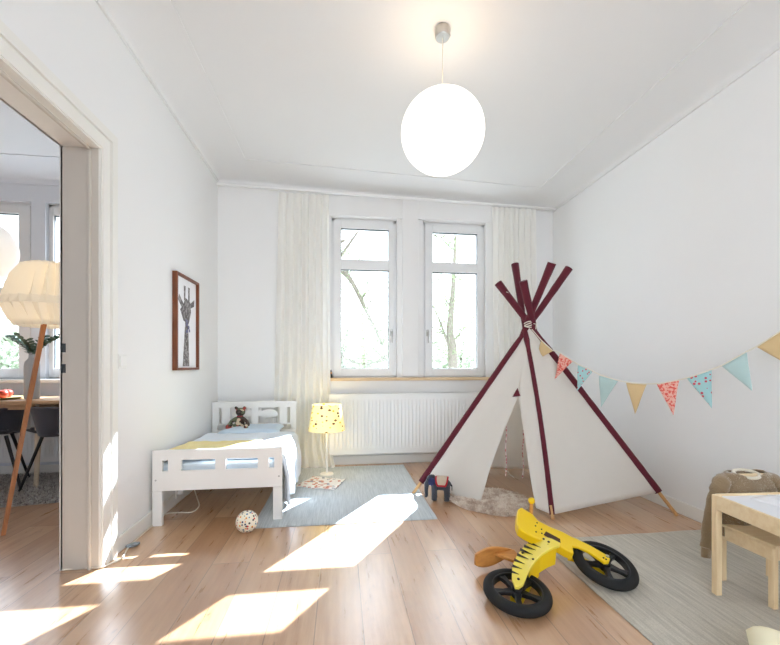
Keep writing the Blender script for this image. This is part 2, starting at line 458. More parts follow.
# doorway lining and architrave
b = MB()
b.box(XJ-.01, XL+.0, JY-.016, JY, 0, JZ)                 # far lining board
b.box(XJ-.01, XL, JN, JN+.016, 0, JZ)
jm = struct(b.build('trim_3', M['jamb'], bevel=.003))
MB().box(XJ-.01, XL, JN+.016, JY-.016, JZ-.016, JZ).build('head_lining', M['trimw'], jm, bevel=.002)  # whiter than the jambs: light on the underside put into the colour
b = MB(); b.box(XL-.045, XL-.03, JY-.03, JY-.016, 0, JZ-.016); b.box(XL-.045, XL-.03, JN, JY-.016, JZ-.03, JZ-.016); b.build('stop_bead', M['jamb'], jm, bevel=.003)
for z in (1.105, 1.003):
    MB().box(XJ-.004, XJ+.016, JY-.0185, JY-.0155, z-.022, z+.022).build('strike_plate', M['gasket'], jm, bevel=.001)
def architrave(x0, sg, nm):
    b = MB()
    for (i0, i1, t) in ((0, .11, .012), (.008, .05, .018), (.078, .108, .024)):
        xa, xb = sorted((x0, x0+sg*t))
        b.box(xa, xb, JY+i0-.016, JY+i1-.016+.016, 0, JZ+i1)
        b.box(xa, xb, JN-i0+.016, JY+i0-.016, JZ+i0-.016, JZ+i1)
        b.box(xa, xb, JN-i1, JN-i0+.016, 0, JZ+i1)
    return struct(b.build(nm, M['trimw'], smooth=False, weld=False))
architrave(XL, 1, 'trim_4'); architrave(XJ, -1, 'trim_5')

# windows ------------------------------------------------------
def window(k, x0, x1, pane_l, pane_r, transom=(2.01, 2.115), zp0=.985, zp1=2.435, hx=None):
    Y0, Y1 = D+.045, D+.115
    px0, px1 = pane_l, pane_r
    fr = MB()   # outer frame
    fw = .035
    fr.box(x0, x0+fw, Y0, Y1, WZ0, WZ1); fr.box(x1-fw, x1, Y0, Y1, WZ0, WZ1)
    fr.box(x0, x1, Y0, Y1, WZ0, WZ0+fw); fr.box(x0, x1, Y0, Y1, WZ1-fw, WZ1)
    root = struct(fr.build('window_%d' % k, M['pvc'], bevel=.004))
    s = MB(); a, c = x0+fw-.008, x1-fw+.008; y0, y1 = Y0-.018, Y1-.01
    s.box(a, px0, y0, y1, WZ0+fw-.008, WZ1-fw+.008); s.box(px1, c, y0, y1, WZ0+fw-.008, WZ1-fw+.008)
    s.box(px0, px1, y0, y1, WZ0+fw-.008, zp0); s.box(px0, px1, y0, y1, zp1, WZ1-fw+.008); s.box(px0, px1, y0, y1, *transom)
    sash = s.build('sash', M['pvc'], root, bevel=.004)
    for (za, zb) in ((zp0, transom[0]), (transom[1], zp1)):
        MB().box(px0-.004, px1+.004, Y0+.018, Y0+.024, za-.004, zb+.004).build('pane', M['glass'], root, smooth=False)
        g = MB(); w = .005; ya, yb2 = y0+.012, y0+.03
        g.box(px0, px0+w*.6, ya, yb2, za, zb); g.box(px1-w*.6, px1, ya, yb2, za, zb); g.box(px0, px1, ya, yb2, zb-w*1.6, zb); g.box(px0, px1, ya, yb2, za, za+w*.5)
        g.build('gasket', M['gasket'], sash, smooth=False)
    if hx:
        hb = MB(); z = 1.36
        hb.box(hx-.014, hx+.014, y0-.01, y0, z-.035, z+.035)
        h = hb.build('handle', M['steel'], root, bevel=.004)
        MB().tube([(hx, y0-.005, z+.01), (hx, y0-.045, z+.01), (hx, y0-.05, z-.02), (hx, y0-.048, z-.11)], [.009, .009, .01, .008], 10).build('lever', M['steel'], h)
    return root
YP = D+.055
pl = [wy(p, 300, YP).x for p in (341, 388.5, 432, 476.5)]
window(1, *wins[1], pl[0], pl[1], hx=wins[1][1]-.055)
window(2, *wins[2], pl[2], pl[3], hx=wins[2][0]+.055)
window(3, *wins[3], -3.56, -2.985, transom=(1.62, 1.74))
window(4, *wins[4], -2.69, -2.12, transom=(1.62, 1.74))
# reveal of the lintel boxes: slightly raised panel over the windows and pier
b = MB(); b.box(-.142, 1.602, D-.022, D, WZ1+.005, 2.745)
struct(b.build('trim_6', M['wall'], bevel=.004))
b = MB(); b.box(.632, .80, D-.03, D, .9, 2.745)
struct(b.build('trim_7', M['wall'], bevel=.004))
# sill
b = MB(); b.box(-.152, 1.60, D-.06, D+.03, .86, .89)
tag(b.build('window_sill', M['sill'], bevel=.004), 'long light oak sill board under both windows', 'window sill')
b = MB(); b.box(-3.9, -1.9, D-.14, D+.03, .86, .89)
tag(b.build('window_sill', M['pvc'], bevel=.004), 'white sill board under the dining room windows', 'window sill')
# little figure on the sill
p = wy(331, 378, D-.035)
t = thing('sill_figurine', 'tiny black and orange figurine on left end of the window sill', 'figurine', (p.x, p.y, .89))
MB().lathe([(.0,0),(.014,0),(.016,.01),(.013,.03),(.01,.042),(.0,.044)], (p.x, p.y, .89), 14, cap=False).build('body', M['black'], t)
MB().ell((p.x, p.y, .938), (.011, .011, .013), 14, 8).build('head', M['saddle'], t)
MB().lathe([(.008,.945),(.006,.965),(0,.975)], (p.x, p.y, 0), 10).build('hat', M['black'], t)

# radiators
def radiator(x0, x1, z0, z1, label, yb=D-.03, th=.09):
    t = thing('radiator', label, 'radiator', ((x0+x1)/2, yb, 0))
    b = MB(); b.box(x0, x1, yb-th, yb-th+.012, z0, z1); n = int((x1-x0)/.0385)
    b.box(x0, x1, yb-.015, yb, z0+.01, z1-.01)
    b.build('panel', M['radiator'], t, bevel=.005)
    f = MB(); w = (x1-x0-.06)/n
    def rib(u, v):
        x = x0+.03+u*(x1-x0-.06); ph = (u*n) % 1.0
        d = .006*math.exp(-((ph-.5)/.16)**2)
        zz = z0+.05+v*(z1-z0-.10); e = min(1, min(v, 1-v)*12)
        return V((x, yb-th-.0012-d*e, zz))
    f.grid(rib, n*8, 26); f.build('ribs', M['radiator'], t, ang=80)
    g = MB(); g.box(x0-.004, x0+.004, yb-th-.002, yb, z0+.004, z1+.006); g.box(x1-.004, x1+.004, yb-th-.002, yb, z0+.004, z1+.006)
    g.box(x0, x1, yb-th, yb, z1-.004, z1+.006); g.build('casing', M['radiator'], t, bevel=.003)
    MB().tube([(x1-.06, yb-.04, 0), (x1-.06, yb-.04, z0+.02)], .009, 10).build('pipe', M['plastic'], t)
    for xx in (x0+.2, x1-.2): MB().box(xx-.015, xx+.015, yb-.012, D-.001, z0+.1, z1-.1).build('bracket', M['radiator'], t)
    return t
radiator(-.115, 1.43, .125, .725, 'wide white ribbed panel radiator under the two windows')
radiator(-3.75, -2.05, .14, .72, 'white panel radiator under the dining room windows')

# curtains
def curtain(x0, x1, bx0, bx1, ztop, zbot, label, yc=D-.085, folds=7, seed=0, swirl=0):
    t = thing('curtain', label, 'curtain', ((x0+x1)/2, yc, ztop), 'sheer curtains')
    b = MB()
    def fn(u, v):
        top = v; xa = x0+(x1-x0)*u; xb = bx0+(bx1-bx0)*u
        k = 1-v; x = xa*(1-k**1.3)+xb*k**1.3
        ph = u*folds*2*PI + .8*math.sin(u*7+seed) + .5*noise.noise(V((u*3, k*1.2, seed)))
        amp = .022*(.7+.35*k) * (.8+.4*noise.noise(V((u*5, k*2, seed+5))))
        y = yc + amp*math.sin(ph) + .3*amp*math.sin(2*ph+k)
        x += .006*math.cos(ph)
        if v > .965: y = yc + amp*.8*math.copysign(abs(math.sin(ph))**.5, math.sin(ph))
        z = zbot+(ztop-zbot)*v
        if k > .93 and swirl: x += swirl*(k-.93)/.07*(.03+.02*math.sin(u*9)); y -= (k-.93)/.07*.05*(u*.6+.4)
        return V((x, y, z))
    b.grid(fn, folds*16, 60); b.build('drape', M['curtain'], t, ang=80)
    return t
curtain(-.615, -.125, -.68, -.10, 2.715, .012, 'sheer off-white pleated curtain left of the windows, beside the bed', folds=7, seed=1, swirl=1)
curtain(1.575, 2.06, 1.60, 2.10, 2.685, .012, 'sheer off-white pleated curtain right of the windows, behind the teepee', folds=8, seed=4)
b = MB(); b.add([(XL+.02, D-.10, 2.752), (XR-.02, D-.10, 2.692), (XR-.02, D-.07, 2.692), (XL+.02, D-.07, 2.752),
       (XL+.02, D-.10, 2.768), (XR-.02, D-.10, 2.708), (XR-.02, D-.07, 2.708), (XL+.02, D-.07, 2.768)], [(0,3,2,1),(4,5,6,7),(0,1,5,4),(1,2,6,5),(2,3,7,6),(3,0,4,7)])
rail = tag(b.build('curtain_rail', M['plastic'], smooth=False), 'thin white curtain rail running across the window wall below the ceiling', 'curtain rail')

# ------------------------------------------------------------------ pendant globe
cz = zc(.5)+COVEH
dpt = 2.09; r = ray(442.5, 133); gc = CAM + r*(dpt)     # ray has unit forward depth
gx, gy, gz = gc; R = 86*dpt/F/2*.93
ct = zc(gx)+COVEH
t = thing('pendant_lamp', 'large lit white paper globe pendant hanging from the ceiling', 'pendant lamp', (gx, gy, ct))
MB().lathe([(0, ct), (.04, ct), (.042, ct-.01), (.04, ct-.045), (.037, ct-.05), (0, ct-.05)], (gx, gy, 0), 32, cap=False).build('canopy', M['steel'], t)
MB().tube([(gx, gy, ct-.05), (gx, gy, gz+R*.62)], .003, 8).build('cord', M['string'], t)
prof = []
for i in range(0, 97):
    a = .30 + (PI-.36)*i/96
    prof.append((1.03*R*math.sin(a)*(1+.006*math.cos(i*PI*.66)), .965*R*math.cos(a)))
MB().lathe(prof, (gx, gy, gz), 56, cap=False).build('globe', M['globe'], t, ang=80)
MB().tube([(gx+.035, gy, ct), (gx+.035, gy, ct-.03), (gx+.045, gy, ct-.035)], .006, 8).build('ceiling_hook', M['steel'], t)
# bulb glow on the ceiling
ld = bpy.data.lights.new('bulb', 'POINT'); ld.energy = 2.2; ld.color = (1, .78, .52); ld.shadow_soft_size = .05
lo = bpy.data.objects.new('bulb', ld); lo.location = (gx+.012, gy, gz+R*.55); COL.objects.link(lo)

# ------------------------------------------------------------------ picture, switch
y0, y1, z0, z1 = 2.945, 3.385, .982, 1.70
t = thing('framed_picture', 'walnut framed giraffe print hanging on the left wall', 'picture', (XL, (y0+y1)/2, (z0+z1)/2))
b = MB(); w = .018; X0, X1 = XL, XL+.034
b.box(X0, X1, y0, y0+w, z0, z1); b.box(X0, X1, y1-w, y1, z0, z1); b.box(X0, X1, y0+w, y1-w, z0, z0+w); b.box(X0, X1, y0+w, y1-w, z1-w, z1)
b.build('frame', M['frame'], t, bevel=.002)
MB().box(X0, X0+.012, y0+w, y1-w, z0+w, z1-w).build('sheet', M['paper'], t)
# generic giraffe drawing: neck, head, ears, horns, spots, bow of flowers
def flat(poly, x): return [V((x, a, c)) for a, c in poly]
yc0 = 3.165; X = X0+.0125
g = MB()
GS = lambda L_: [(yc0+(a_-yc0)*1.5, 1.36+(c_-1.36)*1.12 if c_ > 1.36 else c_) for a_, c_ in L_]
flat0 = flat; flat = lambda L_, x_: flat0(GS(L_), x_)
g.prism(flat([(yc0-.045,z0+w+.01),(yc0+.04,z0+w+.01),(yc0+.022,1.36),(yc0-.012,1.36)], X), (.001,0,0))
g.prism(flat([(yc0-.035,1.36),(yc0+.03,1.34),(yc0+.062,1.43),(yc0+.05,1.50),(yc0-.01,1.52),(yc0-.035,1.47),(yc0-.075,1.43)], X), (.0012,0,0))
for dy in (-.02, .035):
    g.prism(flat([(yc0+dy-.008,1.50),(yc0+dy+.008,1.50),(yc0+dy+.011,1.60),(yc0+dy-.011,1.60)], X), (.001,0,0))
g.prism(flat([(yc0-.03,1.47),(yc0-.09,1.53),(yc0-.10,1.49),(yc0-.05,1.44)], X), (.001,0,0))
g.prism(flat([(yc0+.05,1.49),(yc0+.11,1.53),(yc0+.105,1.48),(yc0+.06,1.46)], X), (.001,0,0))
g.build('giraffe_drawing', floral('pencil_grey', (160,156,156), (106,102,102), 45), t, smooth=False)
g = MB()
for i in range(14):
    a = random.uniform(-.01, .075); z = random.uniform(1.27, 1.38); q = random.uniform(.01, .016)
    g.prism([V((X+.002, yc0+a+q*math.cos(k*PI/3), z+q*math.sin(k*PI/3))) for k in range(6)], (.0008,0,0))
g.build('flower_garland', plain('violet_ink', (134,138,176), .8, .2, 60), t, smooth=False)
t = thing('light_switch', 'white light switch on the wall beside the doorway', 'light switch', (XL, 2.30, 1.04))
MB().box(XL, XL+.009, 2.258, 2.338, 1.0, 1.08).build('plate', M['plastic'], t, bevel=.003)
MB().box(XL+.009, XL+.014, 2.268, 2.328, 1.01, 1.07).build('rocker', M['plastic'], t, bevel=.002)

# ------------------------------------------------------------------ rugs
def rug(x0, x1, y0, y1, h, name, mat, label, fringe=False):
    b = MB()
    def fn(u, v):
        x = x0+(x1-x0)*u + .004*noise.noise(V((v*9, 1, x0))); y = y0+(y1-y0)*v + .005*noise.noise(V((u*9, 2, y0)))
        e = min(1, min(u*(x1-x0), (1-u)*(x1-x0), v*(y1-y0), (1-v)*(y1-y0))/.012)
        return V((x, y, h*(.35+.65*e) + .0012*noise.noise(V((x*7, y*7, 0)))))
    b.grid(fn, 100, 120); b.add([(x0, y0, .0005), (x1, y0, .0005), (x1, y1, .0005), (x0, y1, .0005)], [(0,3,2,1)])
    return tag(b.build(name, mat, at=((x0+x1)/2, (y0+y1)/2, 0), ang=80), label, 'rug')
rug(-.55, .632, 2.485, 3.88, .008, 'woven_rug', M['rugL'], 'light grey flatweave rug running from the bed to the teepee')
rug(1.13, 2.26, .25, 2.115, .010, 'woven_rug', M['rugR'], 'beige grey woven rug under the small table and chair')

# ------------------------------------------------------------------ bed
bx0, bx1, by0, by1 = -1.182, -.385, 2.60, 3.80
bw = bx1-bx0
t = thing('child_bed', 'white wooden toddler bed against the left wall with animal cutouts in headboard', 'bed', ((bx0+bx1)/2, (by0+by1)/2, 0))
def board(b, x0, x1, y0, y1, z0, z1, cuts, zc0, zc1):
    xs = [x0]
    for (a, c) in cuts: b.box(xs[-1], x0+(x1-x0)*a, y0, y1, zc0, zc1); xs.append(x0+(x1-x0)*c)
    b.box(xs[-1], x1, y0, y1, zc0, zc1); b.box(x0, x1, y0, y1, z0, zc0); b.box(x0, x1, y0, y1, zc1, z1)
b = MB(); board(b, bx0, bx1, by0, by0+.022, .222, .479, [(.073,.117),(.216,.475),(.556,.806),(.894,.938)], .345, .415)
fb = b.build('footboard', M['bed'], t, smooth=False)
for s in (0, 1):
    x = bx0 if s == 0 else bx1-.058
    MB().box(x, x+.058, by0-.002, by0+.026, 0, .22).build('leg', M['bed'], t, bevel=.003)
    x = -1.192 if s == 0 else -.425-.05
    MB().box(x, x+.05, by1-.03, by1, 0, .41).build('leg', M['bed'], t, bevel=.003)
    MB().ell(((bx0+.02 if s == 0 else bx1-.02), by0-.001, .29), (.006,.003,.006), 10, 6).build('bolt', M['steel'], t)
hy0, hy1 = by1-.026, by1-.004; fx0_, fx1_ = bx0, bx1; bx0, bx1 = -1.192, -.425; bw = bx1-bx0
b = MB(); cu = [(.075,.112),(.208,.458),(.547,.795),(.887,.925)]
board(b, bx0, bx1, hy0, hy1, .455, .675, cu, .468, .618)
b.box(bx0, bx1, hy0, hy1, .30, .405)
for (a, c) in ((0, .06), (.94, 1)): b.box(bx0+bw*a, bx0+bw*c, hy0, hy1, .405, .455)
hb = b.build('headboard', M['bed'], t, smooth=False)
for j, (a, c) in enumerate((cu[1], cu[2])):      # animal cut-outs
    xa, xb = bx0+bw*a, bx0+bw*c; xm = (xa+xb)/2; w = xb-xa
    pts = []
    for i in range(40):
        an = 2*PI*i/40
        rx = w*.42*(1+.03*math.cos(6*an)); rz = .046*(1+.05*math.cos(7*an))
        z = .555+rz*math.sin(an); x = xm+rx*math.cos(an)
        pts.append(V((x, hy0+.004, z)))
    o = MB(); o.prism(pts, (0, .012, 0))
    sg = -1 if j else 1
    o.prism([V((xm+sg*w*q[0], hy0+.003, q[1])) for q in ((.34,.60),(.44,.61),(.52,.575),(.50,.535),(.40,.53))], (0,.013,0))
    for q in (-.24, -.12, .14, .26): o.box(xm+w*q-.008, xm+w*q+.008, hy0+.004, hy0+.016, .466, .53)
    o.build('animal_cutout', M['bed'], hb, smooth=False)
bx0, bx1 = -1.183, -.40; bw = bx1-bx0
for (x0_, x1_) in ((bx0+.002, bx0+.024), (bx1-.024, bx1-.002)):
    MB().box(x0_, x1_, by0+.02, by1-.02, .23, .30).build('side_rail', M['bed'], t, bevel=.003)
b = MB()
for i in range(12):
    y = by0+.08+i*(by1-by0-.16)/11; b.box(bx0+.024, bx1-.024, y-.02, y+.02, .245, .26)
b.build('slats', M['birchx'], t)
# mattress + bedding (each lies loose)
mt = tag(MB().box(bx0+.03, bx1-.03, by0+.032, by1-.035, .262, .385).build('mattress', M['mattress'], at=((bx0+bx1)/2, 3.2, .262), bevel=.02, segs=4), 'pale blue mattress inside the white bed', 'mattress')
def bedtop(x, y):
    return .407+.012*noise.noise(V((x*4, y*4, 1)))+.006*noise.noise(V((x*12, y*9, 4)))
def duvetfn(y0, y1, lift, xa, drop, seed, zside=.16, out=.05):
    def fn(u, v):
        y = y0+(y1-y0)*v
        L0 = bx1-.02-xa; tot = L0+drop*(1+.12*noise.noise(V((y*6, seed, 0))))
        s = u*tot
        if s < L0:
            x = xa+s; z = bedtop(x, y)+lift
            e = max(0, 1-(L0-s)/.06); z -= .012*e*e
            if xa < bx0+.05: e = max(0, 1-s/.05); z -= .02*e*e
        else:
            q = s-L0; x = bx1-.02+min(q, .03)*1.0+out*(1-math.exp(-q*8))*.6 + .016*math.sin(y*26+seed)*min(1, q*7)
            x += .012*noise.noise(V((y*9, q*6, seed)))
            z = bedtop(bx1-.02, y)+lift-.012-max(0, q-.012)*.96
        e = min(v, 1-v)*(y1-y0); 
        if e < .03: z -= .012*(1-e/.03)**2
        return V((x, y, z))
    return fn
dv = MB().grid(duvetfn(2.655, 3.53, .012, bx0+.012, .34, 2), 90, 80).build('duvet', M['duvet'], at=(-.8, 3.1, .38), ang=80, solid=.02)
tag(dv, 'rumpled pale blue white duvet draped over the right side of the bed', 'duvet')
th = MB().grid(lambda u, v: (lambda p: V((p.x, p.y, p.z)))(V((bx0+.016+.52*u+.05*v, 2.66+.36*v+.03*u, bedtop(bx0+.02+.5*u, 2.66+.36*v)+.036+.004*noise.noise(V((u*5, v*4, 3)))))), 50, 24).build('throw', M['throw'], at=(-.9, 2.75, .40), ang=80, solid=.01)
tag(th, 'folded pale yellow throw on the foot end of the duvet', 'throw')
pm = Matrix.Rotation(math.radians(4), 3, 'X')
tag(MB().pillow((-.80, 3.62, .432), .27, .14, .034, pm).build('pillow', M['pillow'], at=(-.8, 3.68, .40), ang=80), 'flat light blue pillow at the headboard of the bed', 'pillow')
# teddy (patchwork toy bear) sitting on the pillow
tx, ty, tz = -.915, 3.66, .445
t = thing('teddy_bear', 'small multicoloured patchwork teddy bear sitting against the headboard', 'toy', (tx, ty, tz))
b = MB(); b.ell((tx, ty, tz+.045), (.034,.03,.048)); b.ell((tx+.005, ty-.005, tz+.118), (.034,.03,.031))
for s in (-1, 1):
    b.ell((tx+s*.03+.003, ty, tz+.148), (.013,.008,.013))
    b.tube([(tx+s*.02, ty-.01, tz+.075), (tx+s*.055, ty-.025, tz+.05), (tx+s*.065, ty-.035, tz+.03)], [.014,.013,.012], 10)
    b.ell((tx+s*.065, ty-.035, tz+.03), .014)
    b.tube([(tx+s*.02, ty-.01, tz+.02), (tx+s*.05, ty-.05, tz+.014), (tx+s*.062, ty-.08, tz+.014)], [.018,.017,.016], 10)
    b.ell((tx+s*.062, ty-.082, tz+.018), (.017,.014,.022))
b.ell((tx+.005, ty-.03, tz+.108), (.015,.014,.012))
bd = b.build('body', M['plaid'], t, remesh=.0045)
e = MB(); [e.ell((tx+.005+s*.012, ty-.032, tz+.125), .004, 8, 6) for s in (-1, 1)]; e.ell((tx+.005, ty-.044, tz+.112), (.005,.003,.004), 8, 6); e.build('face_beads', M['glossblack'], t)
MB().lathe([(.020,0),(.024,.004),(.020,.008)], (tx, ty-.003, tz+.083), 18, cap=False).build('neck_ribbon', M['redfelt'], t)

t.scale = (1.25, 1.25, 1.25)
# ------------------------------------------------------------------ ball
p = fl(247, 532); tag(MB().ell((p.x, p.y, .065), .065, 36, 22).build('ball', M['ball'], at=(p.x, p.y, 0), ang=80), 'cream ball with coloured dots on the floor before the bed', 'ball')

# ------------------------------------------------------------------ table lamp on the rug
lx, ly = -.13, 3.60; g0 = .0085
t = thing('table_lamp', 'white lamp with yellow leaf print shade standing on the grey rug', 'lamp', (lx, ly, g0))
MB().lathe([(0,g0),(.062,g0),(.064,g0+.004),(.06,g0+.012),(.02,g0+.018),(0,g0+.02)], (lx, ly, 0), 32, cap=False).build('base', M['lampmetal'], t)
MB().tube([(lx, ly, g0+.012), (lx, ly, .47)], .009, 12).build('pole', M['lampmetal'], t)
MB().lathe([(.168,.42),(.130,.655),(.128,.655),(.166,.42)], (lx, ly, 0), 48, cap=False).build('lamp_shade', M['lampshade'], t, ang=60)
b = MB(); [b.tube([(lx, ly, .60), (lx+.127*math.cos(a), ly+.127*math.sin(a), .645)], .002, 6) for a in (0, 2.1, 4.2)]; b.tube([(lx,ly,.46),(lx,ly,.60)], .006, 8); b.build('shade_carrier', M['lampmetal'], t)
MB().ell((lx, ly, .53), (.03,.03,.04), 16, 10).build('bulb', emis('lit_bulb', (255,240,210), 4), t)
ld = bpy.data.lights.new('lamp_glow', 'POINT'); ld.energy = 1.2; ld.color = (1, .85, .6); ld.shadow_soft_size = .03
lo = bpy.data.objects.new('lamp_glow', ld); lo.location = (lx, ly, .60); COL.objects.link(lo)

# magazine
q = [fl(293,487,.01), fl(313,476.5,.01), fl(346,480.5,.01), fl(334,490.5,.01)]
c0 = sum(q, V())/4
t = thing('magazine', 'open printed magazine lying on the grey rug near the lamp', 'magazine', (c0.x, c0.y, .008))
def page(h0, flip, up):
    def fn(u, v):
        a = q[0].lerp(q[1], v); c = q[3].lerp(q[2], v); uu = .5+.5*u if flip else .5-.5*u
        p = a.lerp(c, uu); p.z = .0095+h0*math.sin(min(1, u*1.02)*PI)**.8 + up*max(0, u-.6)**2*v
        return p
    return fn
MB().grid(page(.007, False, .0), 20, 10).build('page', M['mag'], t, solid=.003, ang=80)
MB().grid(page(.008, True, .13), 20, 10).build('page', M['mag'], t, solid=.003, ang=80)

# ------------------------------------------------------------------ teepee
T0 = onp(527, 325, V((1.5, 2.97, 0)), V((0.25, 1, 0)).normalized())
def nearest_on_ray(px, py, P, Dr):
    r = ray(px, py).normalized(); w = CAM-P; a = r.dot(r); b_ = r.dot(Dr); c = Dr.dot(Dr); d_ = r.dot(w); e_ = Dr.dot(w)
    s = (b_*e_-c*d_)/(a*c-b_*b_); return CAM + r*s
feet = {'L': fl(413,494), 'F': fl(553,520), 'R': fl(677,516), 'BL': V((1.19, 3.60, 0)), 'BR': V((2.10, 3.36, 0))}
tops = {'L': (569,268), 'F': (515,264), 'R': (498,283), 'BL': (552,263), 'BR': (523,281)}
t = thing('teepee_tent', 'white canvas play teepee with maroon pole sleeves beside the right wall', 'play tent', (1.5, 2.95, 0))
hemt = {'L': .068, 'F': .022, 'R': .105, 'BL': .03, 'BR': .06}
P = {}
for k in feet:
    f = feet[k]; tp = nearest_on_ray(*tops[k], f, (T0-f).normalized())
    dr = (tp-f); L = dr.length; dr.normalize(); s0 = (T0-f).dot(dr); knot = f+dr*s0
    P[k] = (f, tp, knot, f+(knot-f)*hemt[k])
    pe = f+(knot-f)*(hemt[k]+.04)
    po = MB().tube([f+V((0,0,.003)), pe], .0115, 12).build('pole', M['pole'], t)
    n = 30; pts = [P[k][3].lerp(tp, i/n) for i in range(n+1)]
    if k == 'F':      # the front pole bends a little under the canvas
        pts = [p + V((.018, 0, 0))*math.sin(PI*min(1, i/(n*.68))) for i, p in enumerate(pts)]
    rs = [.021+.0025*noise.noise(V((i*.8, hash(k) % 5, 0)))+(.005*max(0, (i-n+4)/4) ) - .008*math.exp(-((i/n-.70)/.06)**2) for i in range(n+1)]
    rs = [r_*((.80 if k == 'F' else 1.15) if i < n*.62 else 1.25) for i, r_ in enumerate(rs)]
    MB().tube(pts, rs, 12, flat=.62, up=(CAM-f).cross(dr).normalized()).build('sleeve', M['maroon'], t)
Knot = sum((P[k][2] for k in P), V())/5
def panel(fnA, fnB, nu=26, nv=44, sag=.02, seed=0, nrm=None, name='canvas_panel'):
    b = MB()
    def fn(u, v):
        a = fnA(v); c = fnB(v); p = a.lerp(c, u)
        w = (c-a).length
        s = math.sin(PI*u)*sag*min(1, w/.5) + (.010*noise.noise(V((u*2.5, v*2.0, seed)))+.006*math.sin(u*9+v*5+seed))*math.sin(PI*u)**.5*min(1, w/.35)
        return p + nrm*s
    b.grid(fn, nu, nv)
    return b.build(name, M['canvas'], t, solid=.003, ang=80)
def along(k, lo=.985):
    f, tp, kn, hem = P[k]
    top = f+(kn-f)*lo
    def g(v):
        p = top.lerp(hem, v)
        if k == 'F': p = p + V((.018, 0, 0))*math.sin(PI*min(1, (1-v)))
        return p
    return g
cen = V((1.5, 3.0, .6))
def nrm_of(a, b_):
    n = (P[a][0]-P[a][2]).cross(P[b_][0]-P[b_][2]).normalized()
    return n if n.dot(cen-P[a][0]) > 0 else -n
for i, (a, c) in enumerate((('F','R'), ('R','BR'), ('BR','BL'), ('BL','L'))):
    panel(along(a), along(c), sag=.025, seed=i*3.1, nrm=nrm_of(a, c))
NLF = nrm_of('L', 'F')
def poly(pxs, hem=None):
    pts = [onp(x, y, P['L'][0], (P['L'][0]-P['L'][2]).cross(P['F'][0]-P['F'][2]).normalized()) for x, y in pxs]
    for p_ in pts: p_.z = max(p_.z, .006)
    def g(v):
        s = v*(len(pts)-1); i = min(int(s), len(pts)-2); return pts[i].lerp(pts[i+1], s-i)
    return g
edgeL = poly([(527,331), (524,348), (521,372), (518,397), (512,412), (505,428), (497,450), (489,472), (484,490), (480,504.5)])
edgeR = poly([(527,331), (524,348), (521,372), (519,397), (521,414), (524,433), (527,455), (530,475), (533,493), (536,508)])
panel(along('L'), edgeL, sag=.02, seed=21, nrm=NLF, name='door_flap')
panel(edgeR, along('F'), nu=14, sag=.01, seed=27, nrm=NLF, name='door_flap')
tri = [onp(x, y, P['L'][0]-NLF*.008, NLF) for x, y in ((512.5,397), (520.5,396), (517.5,388))]
MB().prism(tri, -NLF*.004).build('corner_patch', M['maroon'], t)
for (x, ya, yb_) in ((506,425,476), (523,430,478)):
    a = onp(x, ya, P['L'][0]+NLF*.03, NLF); d_ = (yb_-ya)*(a.y*CS+a.x*SN)/F
    MB().tube([a+V((0,0,-d_*i/8))+V((.004*math.sin(i*1.3), 0, 0)) for i in range(9)], .004, 6, flat=.3).build('tie_ribbon', dots('red_white_ribbon', (226,208,206), [(170,40,60)], 60, .4), t)
b = MB()
for i in range(4):
    b.tube([Knot+V((.030*math.cos(a), .030*math.sin(a), .012*math.sin(a+i)+(i-1.5)*.008)) for a in [k*PI/8 for k in range(17)]], .0045, 8, cap=False)
b.tube([Knot+V((.02,-.02,.01)), Knot+V((.045,-.045,.0)), Knot+V((.04,-.05,-.04))], .004, 8)
b.build('lashing_cord', M['string'], t)
b = MB(); ra = P['R'][1]+(P['R'][0]-P['R'][1])*.05
b.tube([ra+V((0,-.024,0)), ra+V((.025,-.026,-.015)), ra+V((.05,-.02,-.05))], .003, 6); b.build('tie_loop', M['string'], t)

# bunting
A0 = Knot + V((.02, -.03, -.02)); B0 = V((XR-.004, 1.50, 0))
bd_ = (B0-A0); bd_.z = 0; bn = bd_.cross(V((0,0,1))).normalized()
def bp(px, py): return onp(px, py, A0, bn)
t = thing('bunting', 'string of triangular patterned pennants hung from teepee top to right wall', 'bunting', tuple(A0))
sp = [(530,327), (541,340), (552,350), (560,353), (572.7,361), (578,364.5), (592.7,371), (600,375), (618,380.5), (632,383), (648,384), (660,383.5), (679,380), (692,376.5), (711.7,369.5), (724,364.5), (746.7,351.5), (757,346.3), (780,331.5), (800,314)]
S3 = [bp(*x) for x in sp]; end = bp(812, 303); 
pts = S3 + [end, V((XR-.006, 1.50, end.z+.02))] if end.x < XR-.01 else S3[:]
MB().tube(pts, .004, 8).build('string', M['string'], t)
pen = [('beige', (541,341), (553,351), (536.5,360)), ('redfl', (560,353), (572.7,361.5), (554.7,379)), ('bluedot', (578,365), (592.7,371.5), (577,390.7)),
       ('aqua', (599,375.5), (618,381), (601,407)), ('beige', (626,382.7), (646.7,384.3), (635,414)), ('redfl', (656.7,384), (679,380.5), (673.3,415)),
       ('bluedot', (687,378.5), (711.7,370), (711.7,408)), ('aqua', (721.7,366), (746.7,352), (752.3,391)), ('beige', (756.7,347), (783,329), (792,367))]
names = {'beige': 'plain beige pennant', 'redfl': 'red floral pennant', 'bluedot': 'blue pennant with red dots', 'aqua': 'pale aqua pennant'}
for m, a, c, tip in pen:
    a, c, tip = bp(*a), bp(*c), bp(*tip); b = MB()
    def fn(u, v): 
        e = a.lerp(c, u); p = e.lerp(tip, v); return p + bn*(.006*math.sin(u*PI)*math.sin(v*2.5) + .003*math.sin(v*6))
    b.grid(fn, 8, 12); o = b.build('pennant', M[m], t, solid=.002, ang=80); o['label'] = names[m]

